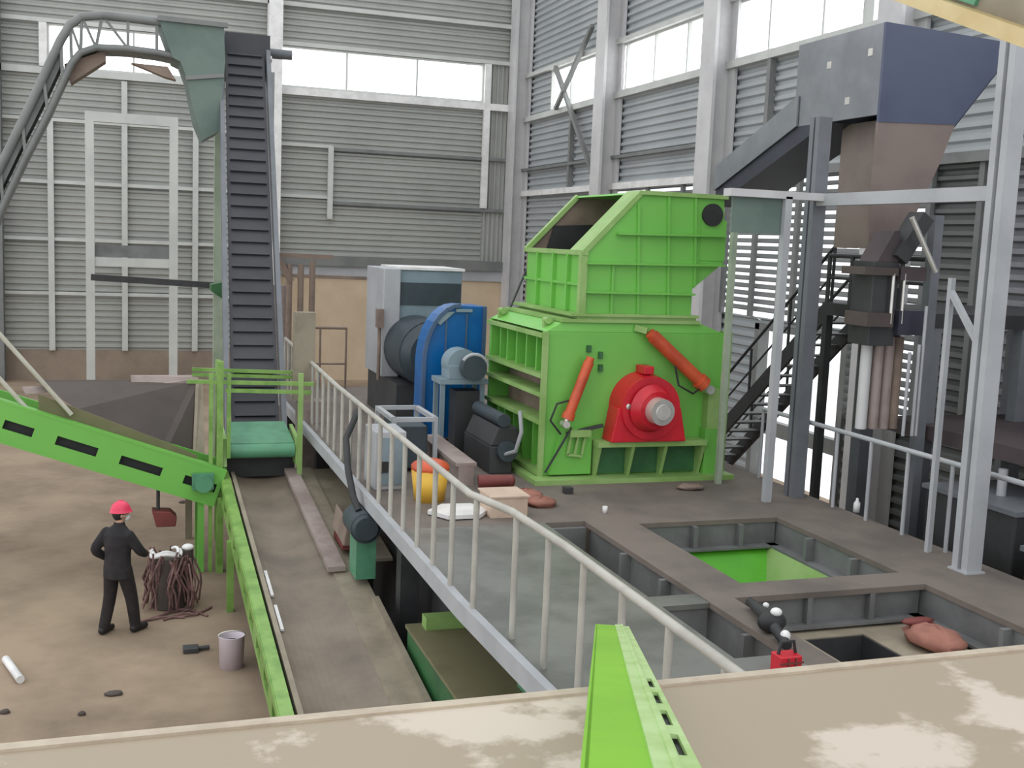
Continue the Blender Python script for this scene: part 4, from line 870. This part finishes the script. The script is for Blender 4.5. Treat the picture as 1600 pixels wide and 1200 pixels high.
b = MB(); loft(b, [((0, 0, .78), .12, .17), ((0, 0, .92), .13, .18), ((0, 0, 1.0), .12, .16)]); limb(b, LL, (.115, .088, .075)); limb(b, LR, (.115, .088, .075)); fused(b, 'trousers', 'trouser', t, .012)
for f in (LL[2], LR[2]):
    g = .02*(1 if f[1] > 0 else -1); b = MB(); limb(b, [(f[0]-.04, f[1], .06), (f[0]+.06, f[1]+g*.5, .06), (f[0]+.19, f[1]+g, .045)], (.055, .055, .043)); fused(b, 'shoe', 'hair', t, .01)
b = MB(); b.blob(hd((-.022, 0, .012)), .092, .088, .108, 16, 10); b.build('hair', 'hair', t)
prof = [(.142, .0), (.132, .012), (.126, .05), (.11, .095), (.078, .13), (.035, .148), (0, .152)]; vs = []; n = 28
for r, h_ in prof:
    for k in range(n):
        a = 2*pi*k/n; ex = 1.16 if r > .13 and cos(a) > .3 else 1.05
        vs.append(hd((r*ex*cos(a), r*.92*sin(a), .035+h_)))
b = MB(); b.add(vs, [(i*n+k, i*n+(k+1) % n, (i+1)*n+(k+1) % n, (i+1)*n+k) for i in range(len(prof)-1) for k in range(n)], True)
b.tube([hd((-.115+.23*i/8, 0, .10+.09*sin(pi*i/8))) for i in range(9)], .012, 6); b.build('helmet', 'helmet', t)
b = MB(); b.blob(hd((.082, 0, -.05)), .052, .056, .058, 14, 9); mk = b.build('mask', 'white', t)
for s_ in (-1, 1):
    b = MB(); b.tube([hd((.075, s_*.06, -.03)), hd((.03, s_*.083, -.015)), hd((-.01, s_*.09, 0))], .006, 5); b.build('strap', 'white', mk)
    b = MB(); b.blob(hd((.092, s_*.034, .018)), .011, .013, .009, 8, 6); b.build('eye', 'white', t)
    b = MB(); b.blob(hd((.101, s_*.034, .018)), .004, .006, .006, 8, 6); b.build('pupil', 'hair', t)

# ================================================================== FOREGROUND
zp = 3.85; ye = P(840, 1085, z=zp).y
t = thing('parapet_girder', 'wide cream girder with peeling paint crossing the foreground', 'girder', (1.2, ye-1, zp-.5))
b = MB(); b.box(-4, 7, ye-1.8, ye-.05, zp-.06, zp); b.build('top_plate', 'parapet', t)
b = MB(); b.box(-4, 7, ye-.05, ye, zp-.08, zp+.012); b.build('rim', 'rim', t)
b = MB(); b.box(-4, 7, ye-1.2, ye-1.1, zp-.6, zp-.06); b.build('web', 'parapet', t)
# green channel rising past the girder
t = thing('green_channel', 'bright green slotted steel channel sloping over the foreground girder', 'channel', (1.5, 3.3, 3.9))
A = P(960, 980, y=5.35); 
Bq = CO+(rt*((1036-800)/F)-up*((1290-600)/F)+fw)*1.32
d = (A-Bq).normalized(); side = V((d.y, -d.x, 0)).normalized(); un = side.cross(d).normalized()
if un.z < 0: un = -un
w = .135
b = MB(); b.ob((A+Bq)/2-side*.03, (A-Bq)/2, side*(w/2), un*.01); b.ob((A+Bq)/2-side*(.03+w/2)-un*.04, (A-Bq)/2, side*.006, un*.05); wb_ = b.build('web', 'lime', t)
b = MB(); pth0 = Bq+side*(w/2-.03)-un*.09; 
slotted(b, pth0, pth0+(A-Bq), side, .11, .012, [(.28+i*.34, .50+i*.34) for i in range(11)], .3, .6, un)
b.ob((A+Bq)/2+side*(w/2-.045)+un*.012, (A-Bq)/2, side*.02, un*.004)
q_ = Bq+side*(w/2-.026)+un*.006; slotted(b, q_, q_+(A-Bq), un, .036, .008, [(.12+i*.36, .36+i*.36) for i in range(5)], .25, .65, side)
b.build('slotted_flange', 'lime_p', t)
b = MB(); b.ob((A+Bq)/2+side*(w/2-.008)-un*.01, (A-Bq)/2, side*.016, un*.003); b.build('flange_backing', 'darksteel', t)
b = MB(); b.ob(A-side*.03-un*.04, d*.01, side*(w/2), un*.05); b.build('end_cap', 'lime_p', t)
# overhead crane girder, top right
t = thing('crane_girder', 'yellow crane girder with green panels in the upper right corner', 'girder', (6, 5.5, 7))
a, c = P(1350, -22, y=7.2), P(1720, 112, y=5.2)
dd = (c-a).normalized(); sd_ = V((dd.y, -dd.x, 0)).normalized(); uu = sd_.cross(dd).normalized()
if uu.z < 0: uu = -uu
b = MB(); b.ob((a+c)/2+uu*.05, (c-a)/2, sd_*.18, uu*.05); b.build('lower_flange', 'yellow', t)
b = MB(); b.ob((a+c)/2+uu*.45, (c-a)/2, sd_*.03, uu*.36); b.build('web', 'tan', t)
L = (c-a).length
b = MB(); b.ob(a+dd*L*.46+uu*.3, dd*.13, sd_*.06, uu*.18); b.build('green_panel', 'jade', t)
b = MB(); b.ob(a+dd*L*.375+uu*.3, dd*.022, sd_*.08, uu*.2); b.build('stiffener', 'amber', t)
b = MB(); b.ob((a+c)/2+uu*.85, (c-a)/2, sd_*.18, uu*.04); b.build('upper_flange', 'yellow', t)
